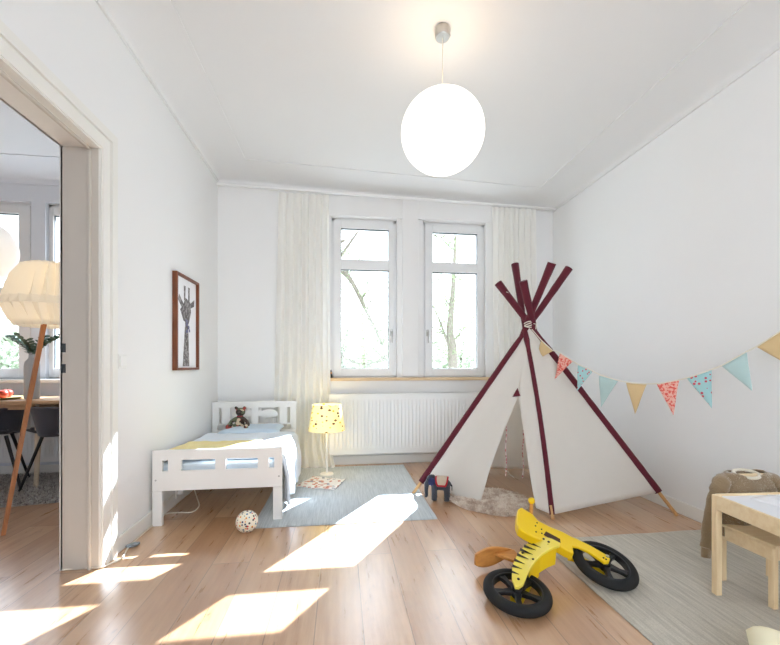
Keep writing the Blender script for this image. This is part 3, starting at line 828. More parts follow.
# ------------------------------------------------------------------ sheepskin in the tent
def shaggy(cx, cy, rx, ry, rot, h, name, mat, label, cat, n=9000, blade=.03, wob=.08, seed=1, shell=None):
    rnd = random.Random(seed)
    def R_(a): return 1+wob*noise.noise(V((math.cos(a)*1.3, math.sin(a)*1.3, seed)))*1.6
    b = MB()
    def fn(u, v):
        a = v*2*PI; q = u; x = rx*q*R_(a)*math.cos(a); y = ry*q*R_(a)*math.sin(a)
        z = h*(1-q**6)*(1+.35*noise.noise(V((x*14, y*14, seed)))) + .002
        return V((cx+x*math.cos(rot)-y*math.sin(rot), cy+x*math.sin(rot)+y*math.cos(rot), z))
    b.grid(fn, 36, 96, wrap=True)
    for i in range(n):
        a = rnd.random()*2*PI; q = math.sqrt(rnd.random())*.995
        p = fn(q, a/(2*PI)); d = V((rnd.uniform(-1,1), rnd.uniform(-1,1), 0))+V((math.cos(a+rot), math.sin(a+rot), 0))*(.3+q*q*1.2)
        L = blade*rnd.uniform(.6, 1.2); w = V((rnd.uniform(-1,1), rnd.uniform(-1,1), .2)).normalized()*blade*.09
        m_ = p+d*L*.35+V((0,0,L*.55)); e_ = p+d*L*.75+V((0,0,L*.45)); e_.z = max(e_.z, .004)
        if (e_.x-cx)**2 > 1e9: continue
        b.add([p-w, p+w, m_+w*.8, m_-w*.8, e_], [(0,1,2,3),(3,2,4)])
    return tag(b.build(name, mat, at=(cx, cy, 0), ang=80, weld=False), label, cat)
c = fl(492, 500)
shaggy(1.10, 2.76, .29, .25, -.3, .022, 'sheepskin', M['fur'], 'mottled grey brown sheepskin inside the teepee opening', 'sheepskin', n=9000, blade=.028, wob=.16, seed=3)

# ------------------------------------------------------------------ toy elephant (faces left)
e0 = (fl(431, 501)+fl(447,500))/2; ex, ey = .735, 2.83
t = thing('toy_elephant', 'dark grey felt elephant with red trimmed saddle cloth by the teepee', 'toy', (ex, ey, 0))
dx = V((.94, -.34, 0)).normalized(); dy = V((.34, .94, 0)).normalized(); UP = V((0,0,1))
def E(a, c_, z): return V((ex, ey, 0)) + dx*a + dy*c_ + UP*z
ME = Matrix((dx, dy, UP)).transposed()
b = MB(); b.ell(E(.012,0,.128), (.072,.046,.050), M=ME); b.ell(E(-.058,0,.150), (.040,.036,.042), M=ME)
for (a, c_) in ((-.038,.026), (-.036,-.026), (.058,.026), (.056,-.026)):
    b.tube([E(a,c_,.12), E(a,c_,.05), E(a,c_,.008)], [.025,.020,.022], 12)
b.tube([E(-.075,0,.15), E(-.097,0,.115), E(-.100,0,.07), E(-.098,0,.03), E(-.108,0,.018)], [.024,.019,.015,.013,.011], 12)
b.tube([E(.08,0,.14), E(.093,0,.12), E(.094,0,.075)], [.006,.005,.004], 8)
b.build('body', M['eleph'], t, remesh=.005)
for s in (-1, 1):
    b = MB(); b.prism([E(-.054+.026*math.cos(a), s*(.036+.008*math.sin(a*.5)), .150+.030*math.sin(a)) for a in [k*PI/9 for k in range(18)]], dy*s*.005)
    b.build('ear', M['navy'], t, bevel=.002)
    b = MB(); b.ell(E(-.088, s*.022, .160), .004, 8, 6); b.build('eye', M['glossblack'], t)
def saddle(r, x0, x1, a0): 
    def fn(u, v):
        a = (u*2-1)*a0; x = x0+(x1-x0)*v; lw = 1-.35*abs(u*2-1)**4*abs(v*2-1)
        return E((x-.02)*lw+.02, math.sin(a)*(.046+r), .128+math.cos(a)*(.050+r))
    return fn
MB().grid(saddle(.004, -.028, .068, 1.75), 26, 10).build('saddle_trim', M['redfelt'], t, solid=.003, ang=80)
MB().grid(saddle(.0065, -.018, .058, 1.5), 26, 10).build('saddle_cloth', M['tanfelt'], t, solid=.003, ang=80)

# ------------------------------------------------------------------ balance bike lying on its side
e1 = V((.958, .286, 0)).normalized(); side = V((.286, -.958, 0)).normalized()
RW = .1435; TR = .0235
def plane(tl):
    n_ = (side*math.sin(tl) + UP*math.cos(tl)).normalized(); return n_, n_.cross(e1).normalized()
tA, tB = math.radians(6), math.radians(18)
nA, fA = plane(tA); nB, fB = plane(tB)
A = fl(517, 591.5, RW*.985*math.sin(tA)+.026); B = fl(604.5, 564.5, RW*.985*math.sin(tB)+.030)
PA, PB = (A, nA, fA), (B, nB, fB)
CUR = PB
def use(p_):
    global CUR, bn_, e2
    CUR = p_; bn_ = p_[1]; e2 = p_[2]
use(PB)
def bk(px, py, w=0.0): return onp(px, py, CUR[0]+CUR[1]*w, CUR[1])
t = thing('balance_bike', 'yellow wooden balance bike with tiger stripes lying on its side', 'balance bike', (A.x, A.y, 0))
def wheel(c, lbl):
    ax = (e1, e2, bn_); tor = []
    for i in range(17):
        a = -2.4+4.8*i/16; tor.append((RW-TR+TR*math.cos(a), TR*math.sin(a)*.95))
    tor = tor+[tor[0]]
    w = MB().lathe(tor, c, 56, ax, cap=False).build('tyre', M['rubber'], t, ang=70)
    b = MB(); r0, r1 = .098, .111
    b.lathe([(r0,-.014),(r1,-.018),(r1,.018),(r0+.002,.018),(r0,.012),(r0,-.014)], c, 48, ax, cap=False)
    b.lathe([(0,-.022),(.022,-.022),(.024,-.016),(.024,.016),(.022,.022),(0,.022)], c, 24, ax, cap=False)
    for k in range(5):
        a = k*2*PI/5+.3; d = e1*math.cos(a)+e2*math.sin(a); p_ = bn_.cross(d)
        b.prism([c+d*.018+p_*.018-bn_*.009, c+d*.06+p_*.010-bn_*.009, c+d*.10+p_*.015-bn_*.009, c+d*.10-p_*.015-bn_*.009, c+d*.06-p_*.010-bn_*.009, c+d*.018-p_*.018-bn_*.009], bn_*.018)
    b.build('rim', M['hubpl'], w, bevel=.002)
    MB().lathe([(0,-.052),(.008,-.052),(.008,.052),(0,.052)], c, 14, ax, cap=False).build('axle', M['steel'], w)
use(PA); wheel(A, 'rear'); use(PB); wheel(B, 'front')
WT_ = .046
main = [(517.7,509.3),(521.5,507),(527,510.5),(533,514.2),(538.6,520.6),(550,526.4),(562.8,531.5),(575.6,538.5),(572.5,545.5),(574,553),(566,549.5),(558,545),(545,541),(533,536.5),(525,532.5),(518.8,528.4),(516.8,523),(516.6,516)]
poly3 = [bk(x, y, WT_) for x, y in main]
fr = MB().prism(poly3, -bn_*.045).build('front_frame', M['yellow'], t, bevel=.005)
arm = [(573,537.2),(575.6,538),(591,545.6),(606.4,554.6),(610.3,558.5),(609,562),(604.5,562.3),(601.3,560),(588.5,551.3),(578,546.5),(572,545.5)]
a3 = [bk(x, y, WT_) for x, y in arm]
for w in (0, -(2*WT_-.014)):
    MB().prism([p_+bn_*w for p_ in a3], -bn_*.014).build('fork_blade', M['yellow'], fr, bevel=.003)
# striped rear arch
use(PA)
arch = [(514,585.5),(511.8,578),(512.2,565.5),(517,555),(524,546),(533,538.5),(543,537),(560,543.5),(558.7,545.5),(551.5,548),(542.5,553.5),(533.5,562.5),(527,575),(523.5,584),(519,586.5)]
def mixp(x, y, w):      # the arch runs from the rear wheel plane up over the front frame plate
    f = max(0, min(1, (x-522)/30)); f = f*f*(3-2*f)
    a = onp(x, y, A+nA*(WT_+w), nA); c_ = onp(x, y, B+nB*(WT_+w), nB); return a.lerp(c_, f)
def loft(outline, w1, w2, name, mat, par):
    L_ = outline[0]; R_ = outline[1]; b = MB()
    def side_(pl_, v):
        s_ = v*(len(pl_)-1); i = min(int(s_), len(pl_)-2); f = s_-i; return (pl_[i][0]*(1-f)+pl_[i+1][0]*f, pl_[i][1]*(1-f)+pl_[i+1][1]*f)
    def sec(v, u, w): a = side_(L_, v); c_ = side_(R_, v); return mixp(a[0]*(1-u)+c_[0]*u, a[1]*(1-u)+c_[1]*u, .018) + nA*(w-.018)
    n = 26
    def fn(v, u):
        k = round(u*8); 
        return sec(v, k/3, w1) if k <= 3 else (sec(v, 1-(k-4)/3, w2) if k <= 7 else sec(v, 0, w1))
    b.grid(lambda u, v: fn(u, v), n, 8)
    b.add([sec(0, 0, w1), sec(0, 1, w1), sec(0, 1, w2), sec(0, 0, w2)], [(0,1,2,3)]); b.add([sec(1, 0, w1), sec(1, 1, w1), sec(1, 1, w2), sec(1, 0, w2)], [(0,1,2,3)])
    return b.build(name, mat, par, bevel=.002, ang=40)
OUT = ([(515,586.5),(511.8,578),(512.2,565.5),(517,555),(524,546),(533,538.5),(543,536.5),(551,538),(560,542.5)], [(519.5,586.8),(523.5,584),(527,575),(531,567),(536,560),(542.5,553.5),(549,549.5),(554,547),(559.5,545.5)])
rf = loft(OUT, .018, .006, 'rear_frame', M['palyel'], t)
OUT2 = (OUT[0][:6], [(519.5,586.8),(524,583),(528,574),(532,566),(537,558),(541,553)])
loft(OUT2, -.085, -.098, 'frame_plate', M['yellow'], rf)
blk = ([(524,556),(528,549),(535,542),(545,540),(556,543)], [(530,566.5),(534.5,561),(541,554),(549,549),(557,546)])
loft(blk, .006, -.075, 'spacer_block', M['yellow'], rf)
b = MB()
def z1(X_, Y_): return (465+X_/6.455, 485+Y_/6.45)
for (xa, ya, xb, yb_, w) in ((455,347,538,385,9), (415,368,490,405,9), (388,393,458,421,9), (362,415,437,449,9), (343,447,410,478,9), (325,482,385,510,9), (313,520,370,543,8), (307,558,350,577,7)):
    ps = [mixp(*z1(xa-6, ya-w), .0185), mixp(*z1(xb, yb_), .0185), mixp(*z1(xa-8, ya+w), .0185)]
    b.prism(ps, bn_*.0012)
b.build('stripe_marks', M['black'], rf, smooth=False)
for (X_, Y_) in ((345,608),(440,480),(372,440),(508,350),(540,368)):
    b = MB(); b.lathe([(0,0),(.006,0),(.005,.004),(0,.005)], mixp(*z1(X_, Y_), .018), 12, (e1, e2, bn_), cap=False)
    b.build('bolt', M['black'], rf)
use(PB)
for (x, y) in ((603.5,558),(606,559.5),(541.5,529.5),(541.8,533.5),(537,523),(535.5,526),(536,532)):
    b = MB(); b.lathe([(0,0),(.004,0),(.0035,.003),(0,.004)], bk(x, y, WT_), 12, (e1, e2, bn_), cap=False)
    b.build('bolt', M['black'], fr)
slot = [(543.5,535),(546,531.5),(560,539),(560.5,543),(557,542.5)]
MB().prism([bk(x, y, WT_+.0005) for x, y in slot], bn_*.001).build('slot', plain('dark_wood_slot', (66,36,22), .7), fr, smooth=False)
# handlebar dowel
hc = bk(531, 521, 0)
hv = (UP*.99+side*.03).normalized(); hl = [hc-hv*(hc.z-.012), hc+hv*.104]
hb_ = MB().tube(hl, .0095, 16).build('handlebar', M['saddle'], t)
for s in (0, 1): MB().ell(hl[s]+V((0,0,.006*(1 if s == 0 else 1))), .0178, 20, 14).build('grip_knob', M['yellow'], hb_)
# saddle
use(PA)
s0 = bk(474, 559, 0); s1 = bk(514, 552, 0); sd = (s1-s0); sl = sd.length; sd.normalize(); su = sd.cross(bn_).normalized()
def saddlefn(u, v):
    L = .002+u*(sl-.002); k = math.sin(PI*min(1, .06+u*.9))**.5; wd = (.060-.036*u**1.3)*k
    w = (v*2-1)*wd
    return s0 + sd*L + bn_*w + su*(.12*w*w/.06+ .012*(1-u)**2 - .006)
sm = MB().grid(saddlefn, 30, 20).build('seat', M['saddle'], t, solid=.011, ang=60)
MB().prism([s0+sd*sl*.55+su*.0, s1+sd*.0, bk(520,560,0), bk(513,563,0), s0+sd*sl*.45-su*.01], bn_*.016).build('seat_bracket', M['saddle'], t, bevel=.003)

# ------------------------------------------------------------------ little table, chair, sweater
RG = .0105
tc = V((1.63, 1.515, 0)); ang = math.radians(-7)
ux = V((math.cos(math.radians(2)), math.sin(math.radians(2)), 0)); uy = V((math.sin(math.radians(-5)), -math.cos(math.radians(-5)), 0)); ZU = V((0,0,1))
uy = V((-.10, -1, 0)).normalized(); ux = V((1, -.06, 0)).normalized()
LX, LY = .60, .46
def TP(a, c_, z): return tc+ux*a+uy*c_+ZU*z
t = thing('play_table', 'low pale pine children table with white top on the beige rug', 'table', tuple(TP(LX/2, LY/2, RG)))
for (a, c_) in ((.0135,.0135), (LX-.0135,.0135), (.0135,LY-.0135), (LX-.0135,LY-.0135)):
    MB().obox(TP(a, c_, (.448+RG)/2), (ux, uy, ZU), (.0135, .0135, (.448-RG)/2)).build('leg', M['birch'], t, bevel=.003)
b = MB()
for (a, c_, ha, hc_) in ((LX/2,.007,LX/2-.0135,.006), (LX/2,LY-.007,LX/2-.0135,.006), (.007,LY/2,.006,LY/2-.0135), (LX-.007,LY/2,.006,LY/2-.0135)):
    b.obox(TP(a, c_, .418), (ux, uy, ZU), (ha, hc_, .032))
b.build('apron', M['birchx'], t, bevel=.003)
MB().obox(TP(LX/2, LY/2, .438), (ux, uy, ZU), (LX/2-.0135, LY/2-.0135, .004)).build('table_top', M['tabletop'], t)
for i, (a, c_, r_) in enumerate(((.30,.11,.3), (.36,.16,-.35))):
    m_ = Matrix.Rotation(r_, 3, 'Z'); c0 = TP(a, c_, .4425+.0014*i)
    o = MB().grid(lambda u, v: c0 + (m_ @ (ux*(u-.5)*.297+uy*(v-.5)*.21)) + ZU*(.012*i*max(0, v-.6)**2*6), 10, 10).build('paper_sheet', M['paper'], at=tuple(c0), solid=.0008)
    tag(o, ('lower white paper sheet lying on the small table' if i == 0 else 'upper white paper sheet with a lifted edge on the small table'), 'paper')
# chair
cc = V((1.765, 1.60, 0)); cux = V((1, -.03, 0)).normalized(); cuy = V((.0, -1, 0))
CW, CD = .28, .235
def CP(a, c_, z): return cc+cux*a+cuy*c_+ZU*z
t = thing('play_chair', 'low pale pine children chair tucked under the small table', 'chair', tuple(CP(CW/2, CD/2, RG)))
for (a, c_, h_) in ((.015,0,.50), (CW-.015,0,.50), (.015,CD-.02,.268), (CW-.015,CD-.02,.268)):
    MB().obox(CP(a, c_, (h_+RG)/2), (cux, cuy, ZU), (.0115, .0115, (h_-RG)/2)).build('leg', M['birch'], t, bevel=.003)
MB().obox(CP(CW/2, CD/2-.006, .275), (cux, cuy, ZU), (CW/2+.008, CD/2+.012, .0065)).build('seat', M['birchx'], t, bevel=.003)
b = MB()
for a in (.008, CW-.008): b.obox(CP(a, CD/2, .238), (cux, cuy, ZU), (.008, CD/2-.01, .028))
b.obox(CP(CW/2, CD-.02, .238), (cux, cuy, ZU), (CW/2-.02, .008, .028)); b.build('seat_frame', M['birchx'], t, bevel=.002)
MB().obox(CP(CW/2, 0, .46), (cux, cuy, ZU), (CW/2-.025, .008, .045)).build('backrest', M['birchx'], t, bevel=.003)
# sweater hung over the chair back
t = thing('sweater', 'fuzzy tan wool sweater with cream collar hung over the small chair back', 'sweater', tuple(CP(CW/2, 0, .30)))
def sw(z, u, v): pass
def bodyfn(u, v):
    a = v*2*PI; z = .525-.30*u; w = .150*(.62+.38*min(1, u*5)**.6); th = .031+.014*min(1, u*2)
    x = w*math.copysign(abs(math.cos(a))**.8, math.cos(a)); y = th*math.sin(a)
    top = max(0, 1-u*7)
    z -= .034*top*math.exp(-(x/.06)**2)*(1 if y > 0 else .45)*1.0
    z -= .02*top*(abs(x)/.15)**2
    k = .006*noise.noise(V((x*14, y*10, z*12)))
    return CP(CW/2+x+k, y+k*.8+.004*math.sin(x*60+z*18)*min(1, u*2), z)
b = MB(); b.grid(bodyfn, 44, 72, wrap=True); 
b.build('body', M['sweater'], t, ang=80, solid=.006)
def sleeve(pts, rs, cuff):
    b = MB(); n = 26; P_ = []
    def cr(i, f):
        i0, i1 = i, min(i+1, len(pts)-1); f = f*f*(3-2*f) if 0 else f
        return V(pts[i0]).lerp(V(pts[i1]), f), rs[i0]*(1-f)+rs[i1]*f
    Q = []; RR = []
    for k in range(n+1):
        s = k/n*(len(pts)-1); i = min(int(s), len(pts)-2); p_, r_ = cr(i, s-i)
        Q.append(p_+V((.002*math.sin(k*1.1), .002*math.cos(k*1.7), 0))); RR.append(r_*(1+.025*math.sin(k*1.9)))
    b.tube(Q, RR, 18, flat=.62, up=V((1,0,0))); return b
sl_ = sleeve([CP(.045,-.0,.492), CP(.0,.010,.475), CP(-.025,.014,.42), CP(-.060,.016,.30), CP(-.082,.016,.17)], [.028,.035,.034,.031,.027], 0)
s_ob = sl_.build('arm', M['sweater'], t, ang=80)
MB().tube([CP(-.082,.016,.175), CP(-.086,.016,.130)], [.026,.024], 18, flat=.62, up=V((1,0,0))).build('cuff', M['sweater'], s_ob, ang=60)
sleeve([CP(CW-.045,-.0,.492), CP(CW+.0,.010,.475), CP(CW+.03,.016,.41), CP(CW+.04,.016,.32)], [.028,.036,.034,.03], 0).build('arm', M['sweater'], t, ang=80)
ring = [CP(CW/2+.058*math.cos(a), .034*math.sin(a), .515-.022*(.5+.5*math.sin(a))) for a in [k*2*PI/28 for k in range(29)]]
MB().tube(ring, .0075, 8, cap=False).build('collar', M['sweattrim'], t, ang=80)
b = MB(); rnd = random.Random(5)
for i in range(2600):
    u, v = rnd.random(), rnd.random(); p_ = bodyfn(u, v); a = v*2*PI; nn = (cux*math.cos(a)*.6+cuy*math.sin(a)).normalized()
    d_ = (nn+V((rnd.uniform(-.9,.9), rnd.uniform(-.9,.9), rnd.uniform(-.9,.6)))*.7).normalized()*rnd.uniform(.006,.014); w_ = d_.cross(V((rnd.random(), rnd.random(), rnd.random()))).normalized()*.0007
    p_ += nn*.002
    b.add([p_-w_, p_+w_, p_+d_], [(0,1,2)])
fz = b.build('wool_fuzz', M['sweattrim'], t, weld=False, smooth=False); fz['kind'] = 'stuff'

# cushion in the corner of the view
k0 = fl(745.5, 627, .085); k1 = fl(748, 646, .085); cvy = (k1-k0).normalized(); cvx = V((-cvy.y, cvy.x, 0))
if cvx.x < 0: cvx = -cvx
cvx = (cvx*.995+cvy*.10).normalized(); cc0 = k0+cvx*.2+cvy*.2; cc0.z = .075
cm = Matrix((cvx, cvy, V((0,0,1)))).transposed()
tag(MB().pillow(cc0, .2, .2, .064, cm, pinch=.03).build('cushion', M['cushion'], at=(cc0.x, cc0.y, .011), ang=80), 'cream and yellow cushion on the floor in front of the small table', 'cushion')

# ------------------------------------------------------------------ cable, plug, inline switch
t = thing('power_cable', 'white cable running from doorway along the left wall to bed', 'cable', tuple(fl(125,552)))
pp = [(62,570),(80,568),(100,567.5),(112,563),(122,558),(128,548),(138,538),(148,529.5),(156,519),(166,514),(178,512.5),(192,512),(199,506),(197,498),(190,490)]
pts = [fl(x, y, .006) for x, y in pp]
for p_ in pts: p_.x = max(p_.x, XL+.024) if p_.y > JY+.01 else p_.x
def cr_(P_, n=6):
    out = []
    for i in range(len(P_)-1):
        p0, p1, p2, p3 = P_[max(i-1,0)], P_[i], P_[i+1], P_[min(i+2, len(P_)-1)]
        for k in range(n):
            f = k/n; out.append(.5*((2*p1)+(p2-p0)*f+(2*p0-5*p1+4*p2-p3)*f*f+(3*p1-p0-3*p2+p3)*f**3))
    return out+[P_[-1]]
MB().tube([V((p_.x, p_.y, max(.0045, p_.z))) for p_ in cr_(pts)], .0042, 8).build('cord', M['cable'], t)
q = fl(131, 545, .012); MB().ell((q.x+.01, q.y, .013), (.036,.017,.012), M=Matrix.Rotation(.7, 3, 'Z')).build('inline_switch', M['greypl'], t)
q = V((XL+.03, 2.98, .05)); q = fl(188, 492, .05)
t = thing('wall_socket', 'white socket with plug on the baseboard under the bed', 'socket', (XL+.014, 3.0, .07))
MB().box(XL+.013, XL+.022, 2.965, 3.04, .05, .125).build('plate', M['plastic'], t, bevel=.003)
MB().lathe([(0,0),(.019,0),(.021,.01),(.017,.035),(0,.038)], (XL+.021, 3.0, .085), 18, (V((0,1,0)), V((0,0,1)), V((1,0,0))), cap=False).build('plug', M['plastic'], t)

# ------------------------------------------------------------------ dining room
shaggy(-2.70, 3.50, 1.10, .45, 0, .02, 'shag_rug', M['shag'], 'round grey shaggy rug under the dining table', 'rug', n=14000, blade=.03, wob=.02, seed=9)
TZ = .745
t = thing('dining_table', 'light oak dining table in the next room seen through the doorway', 'table', (-2.75, 3.6, .02))
def tt(u, v): return None
pts = []
x0, x1, y0, y1, rr = -3.6, -1.95, 3.28, 3.80, .24
for (cx_, cy_, a0) in ((x1-rr, y0+rr, -90), (x1-rr, y1-rr, 0), (x0+rr, y1-rr, 90), (x0+rr, y0+rr, 180)):
    for k in range(9): a = math.radians(a0+k*90/8); pts.append(V((cx_+rr*math.cos(a), cy_+rr*math.sin(a), TZ-.028)))
MB().prism(pts, (0,0,.028)).build('table_top', M['tableoak'], t, bevel=.006)
b = MB(); b.box(-3.35, -2.22, 3.40, 3.42, TZ-.08, TZ-.028); b.box(-3.35, -2.22, 3.78, 3.80, TZ-.08, TZ-.028); b.box(-2.24, -2.22, 3.40, 3.80, TZ-.08, TZ-.028); b.build('apron', M['tableoak'], t)
for (xa, ya, xb, yb_) in ((-2.40,3.42,None,None), (-2.2,3.74,-2.12,3.78), (-3.3,3.42,-3.4,3.36), (-3.3,3.74,-3.4,3.78)):
    if xb is None: f_ = fl(36, 490); xb, yb_ = f_.x, f_.y
    MB().tube([(xb, yb_, .022), (xa, ya, TZ-.03)], [.015, .026], 14).build('leg', M['legoak'], t)
# dining chairs
def dchair(label):
    t = thing('dining_chair', label, 'chair', (0,0,0), 'dark shell chairs at the dining table')
    def shell(u, v):     # u: across (-1..1) wraps round, v: 0 seat front -> 1 back top
        a = (u*2-1)
        if v < .5:
            y = -.21+.40*(v/.5); x = .225*a*(1-.12*(1-v*2)**2); z = .45+.03*a*a*(v*2)+.012*(1-v*2)
        else:
            k = (v-.5)/.5; y = .19+.05*k - .22*abs(a)**2.2*(1-.1*k); x = .225*a*(1+.12*k*(1-.3*k)); z = .45+.03*a*a+ .22*k**.9*(1-.25*abs(a)**2.5)
        return V((x, y, z))
    MB().grid(shell, 26, 30).build('shell', M['chair'], t, solid=.035, ang=80)
    for (a, c_) in ((-1,-1),(1,-1),(-1,1),(1,1)):
        MB().tube([(a*.12, c_*.12, .43), (a*.22, c_*.22, .0)], [.013,.009], 10).build('leg', M['black'], t)
    return t
c1 = dchair('dark upholstered chair under the dining table left of the oak lamp leg')
c1.location = (wy(-12, 430, 3.5).x, 3.5, .022); c1.rotation_euler = (0, 0, math.radians(-60))
c2 = copy_tree(c1); c2['label'] = 'dark upholstered chair under the dining table beside the door lining'
c2.location = (wy(70, 430, 3.5).x, 3.5, .022); c2.rotation_euler = (0, 0, math.radians(160))
# vase and eucalyptus
q = wy(32, 392, 3.48); vx, vy = q.x, 3.48
t = thing('vase', 'grey stoneware bottle vase holding stems on the dining table', 'vase', (vx, vy, TZ))
MB().lathe([(0,0),(.045,0),(.05,.01),(.05,.27),(.045,.30),(.022,.33),(.02,.36),(.023,.375),(.016,.375),(.014,.35)], (vx, vy, TZ), 28, cap=False).build('body', M['vase'], t)
t = thing('eucalyptus_branches', 'green eucalyptus branches standing in the grey vase', 'plant', (vx, vy, TZ+.35))
st = MB(); lf = MB(); rnd = random.Random(11)
for k in range(9):
    a = rnd.uniform(0, 2*PI); L = rnd.uniform(.14, .22); sp_ = rnd.uniform(.08, .26)
    pts = [V((vx, vy, TZ+.27))+V((math.cos(a)*sp_*f*f, math.sin(a)*sp_*.8*f*f, .05+L*f)) for f in [i/8 for i in range(9)]]
    st.tube(pts, [.0026]*9, 6)
    for i in range(2, 9):
        for s in (-1, 1):
            c_ = pts[i]; d_ = V((math.cos(a+s*1.4), math.sin(a+s*1.4), .5)).normalized(); w_ = d_.cross(V((.3,.2,1))).normalized(); n_ = d_.cross(w_)
            lf.prism([c_+d_*(.024+.024*math.cos(g))+w_*.020*math.sin(g) for g in [j*PI/4 for j in range(8)]], n_*.001)
st.build('stem', M['stem'], t); lf.build('leaves', M['leaf'], t)
# plate with fruit
q = wy(4, 397, 3.45); px_, py_ = q.x-.02, 3.46
tag(MB().lathe([(0,.004),(.10,.004),(.115,.012),(.14,.018),(.142,.022),(.11,.017),(.1,.010),(0,.010)], (px_, py_, TZ-.003), 40, cap=False).build('plate', M['plate'], at=(px_, py_, TZ)), 'olive green plate with fruit on the dining table', 'plate')
ap = None
for i, (a, c_, lb) in enumerate(((-.045,-.02,'red apple at the left of the plate'), (.03,-.035,'red apple nearest the doorway on the plate'), (.0,.045,'red apple at the back of the plate'))):
    if ap is None:
        ap = thing('apple', lb, 'apple', (px_+a, py_+c_, TZ+.009), 'apples on the plate')
        X_ = V((px_+a, py_+c_, TZ+.009)); MB().lathe([(0,.008),(.012,.002),(.022,.004),(.034,.022),(.037,.040),(.03,.058),(.016,.066),(.006,.062),(0,.056)], X_, 24, cap=False).build('flesh', M['apple'], ap, ang=80)
        MB().tube([X_+V((0,0,.056)), X_+V((.004,0,.078))], .0016, 6).build('stalk', M['stem'], ap)
    else:
        o = copy_tree(ap); o.location = (px_+a, py_+c_, TZ+.009); o['label'] = lb
# floor lamp with pleated shade
fx, fy = -1.925, 2.90
t = thing('floor_lamp', 'oak legged floor lamp with large pleated cream shade in the dining room', 'lamp', (fx, fy, 0))
pr = [(.14,1.70),(.19,1.68),(.235,1.61),(.258,1.54),(.275,1.46),(.283,1.41),(.27,1.37),(.245,1.32),(.215,1.28)]
def plr(r_, z, a):
    k = .05*min(1, .25+abs(z-1.41)*8); n = 24
    tri_ = 2*abs(((a*n/(2*PI)+(0 if z > 1.415 else .5)) % 1)-.5)
    return r_ - k*tri_
MB().lathe(pr, (fx, fy, 0), 192, rad=plr, cap=False).build('lamp_shade', M['shade'], t, solid=.002, ang=25)
f1 = fl(3, 536); top_ = V((fx-.03, fy-.05, 1.30))
for (a, c_) in ((f1, V((fx-.035, fy-.06, 1.33))), (V((-1.70, 3.02, 0)), V((fx+.055, fy+.01, 1.33))), (V((-2.02, 3.28, 0)), V((fx-.01, fy+.06, 1.33)))):
    d_ = (V(c_)-V(a)); 
    MB().tube([V(a)+V((0,0,.004)), V(c_)], [.014,.019], 4, flat=.9).build('leg', M['oak'], t)
MB().lathe([(0,1.30),(.075,1.30),(.075,1.34),(0,1.34)], (fx, fy, 0), 24, cap=False).build('collar', M['oak'], t)
MB().lathe([(0,1.34),(.02,1.34),(.02,1.42),(0,1.42)], (fx, fy, 0), 16, cap=False).build('socket', M['plastic'], t)
MB().ell((fx, fy, 1.47), (.035,.035,.05), 16, 10).build('bulb', M['plastic'], t)
MB().tube([(fx, fy, 1.69), (fx, fy, 1.715)], .012, 10).build('finial', M['plastic'], t)
b = MB(); [b.tube([(fx, fy, 1.69), (fx+.16*math.cos(a), fy+.16*math.sin(a), 1.69)], .002, 6) for a in (0, 2.1, 4.2)]; b.tube([(fx,fy,1.42),(fx,fy,1.70)], .003, 6); b.build('shade_carrier', M['plastic'], t)
# round pendant of the dining room
qz = 2.67; r_ = ray(-25, 249); g2 = CAM+r_*qz; R2 = .225
t = thing('pendant_lamp', 'white round pendant lamp at left edge in the dining room', 'pendant lamp', (g2.x, g2.y, 2.82))
pr = [(R2*math.sin(a), R2*math.cos(a)) for a in [.06+(PI-.12)*i/40 for i in range(41)]]
MB().lathe(pr, g2, 48).build('globe', emis('dim_paper_globe', (255,250,244), .45), t, ang=80)
MB().tube([(g2.x, g2.y, 2.82), (g2.x, g2.y, g2.z+R2)], .003, 8).build('cord', M['plastic'], t)
MB().lathe([(0,2.78),(.05,2.78),(.05,2.82),(0,2.82)], (g2.x, g2.y, 0), 24, cap=False).build('canopy', M['plastic'], t)

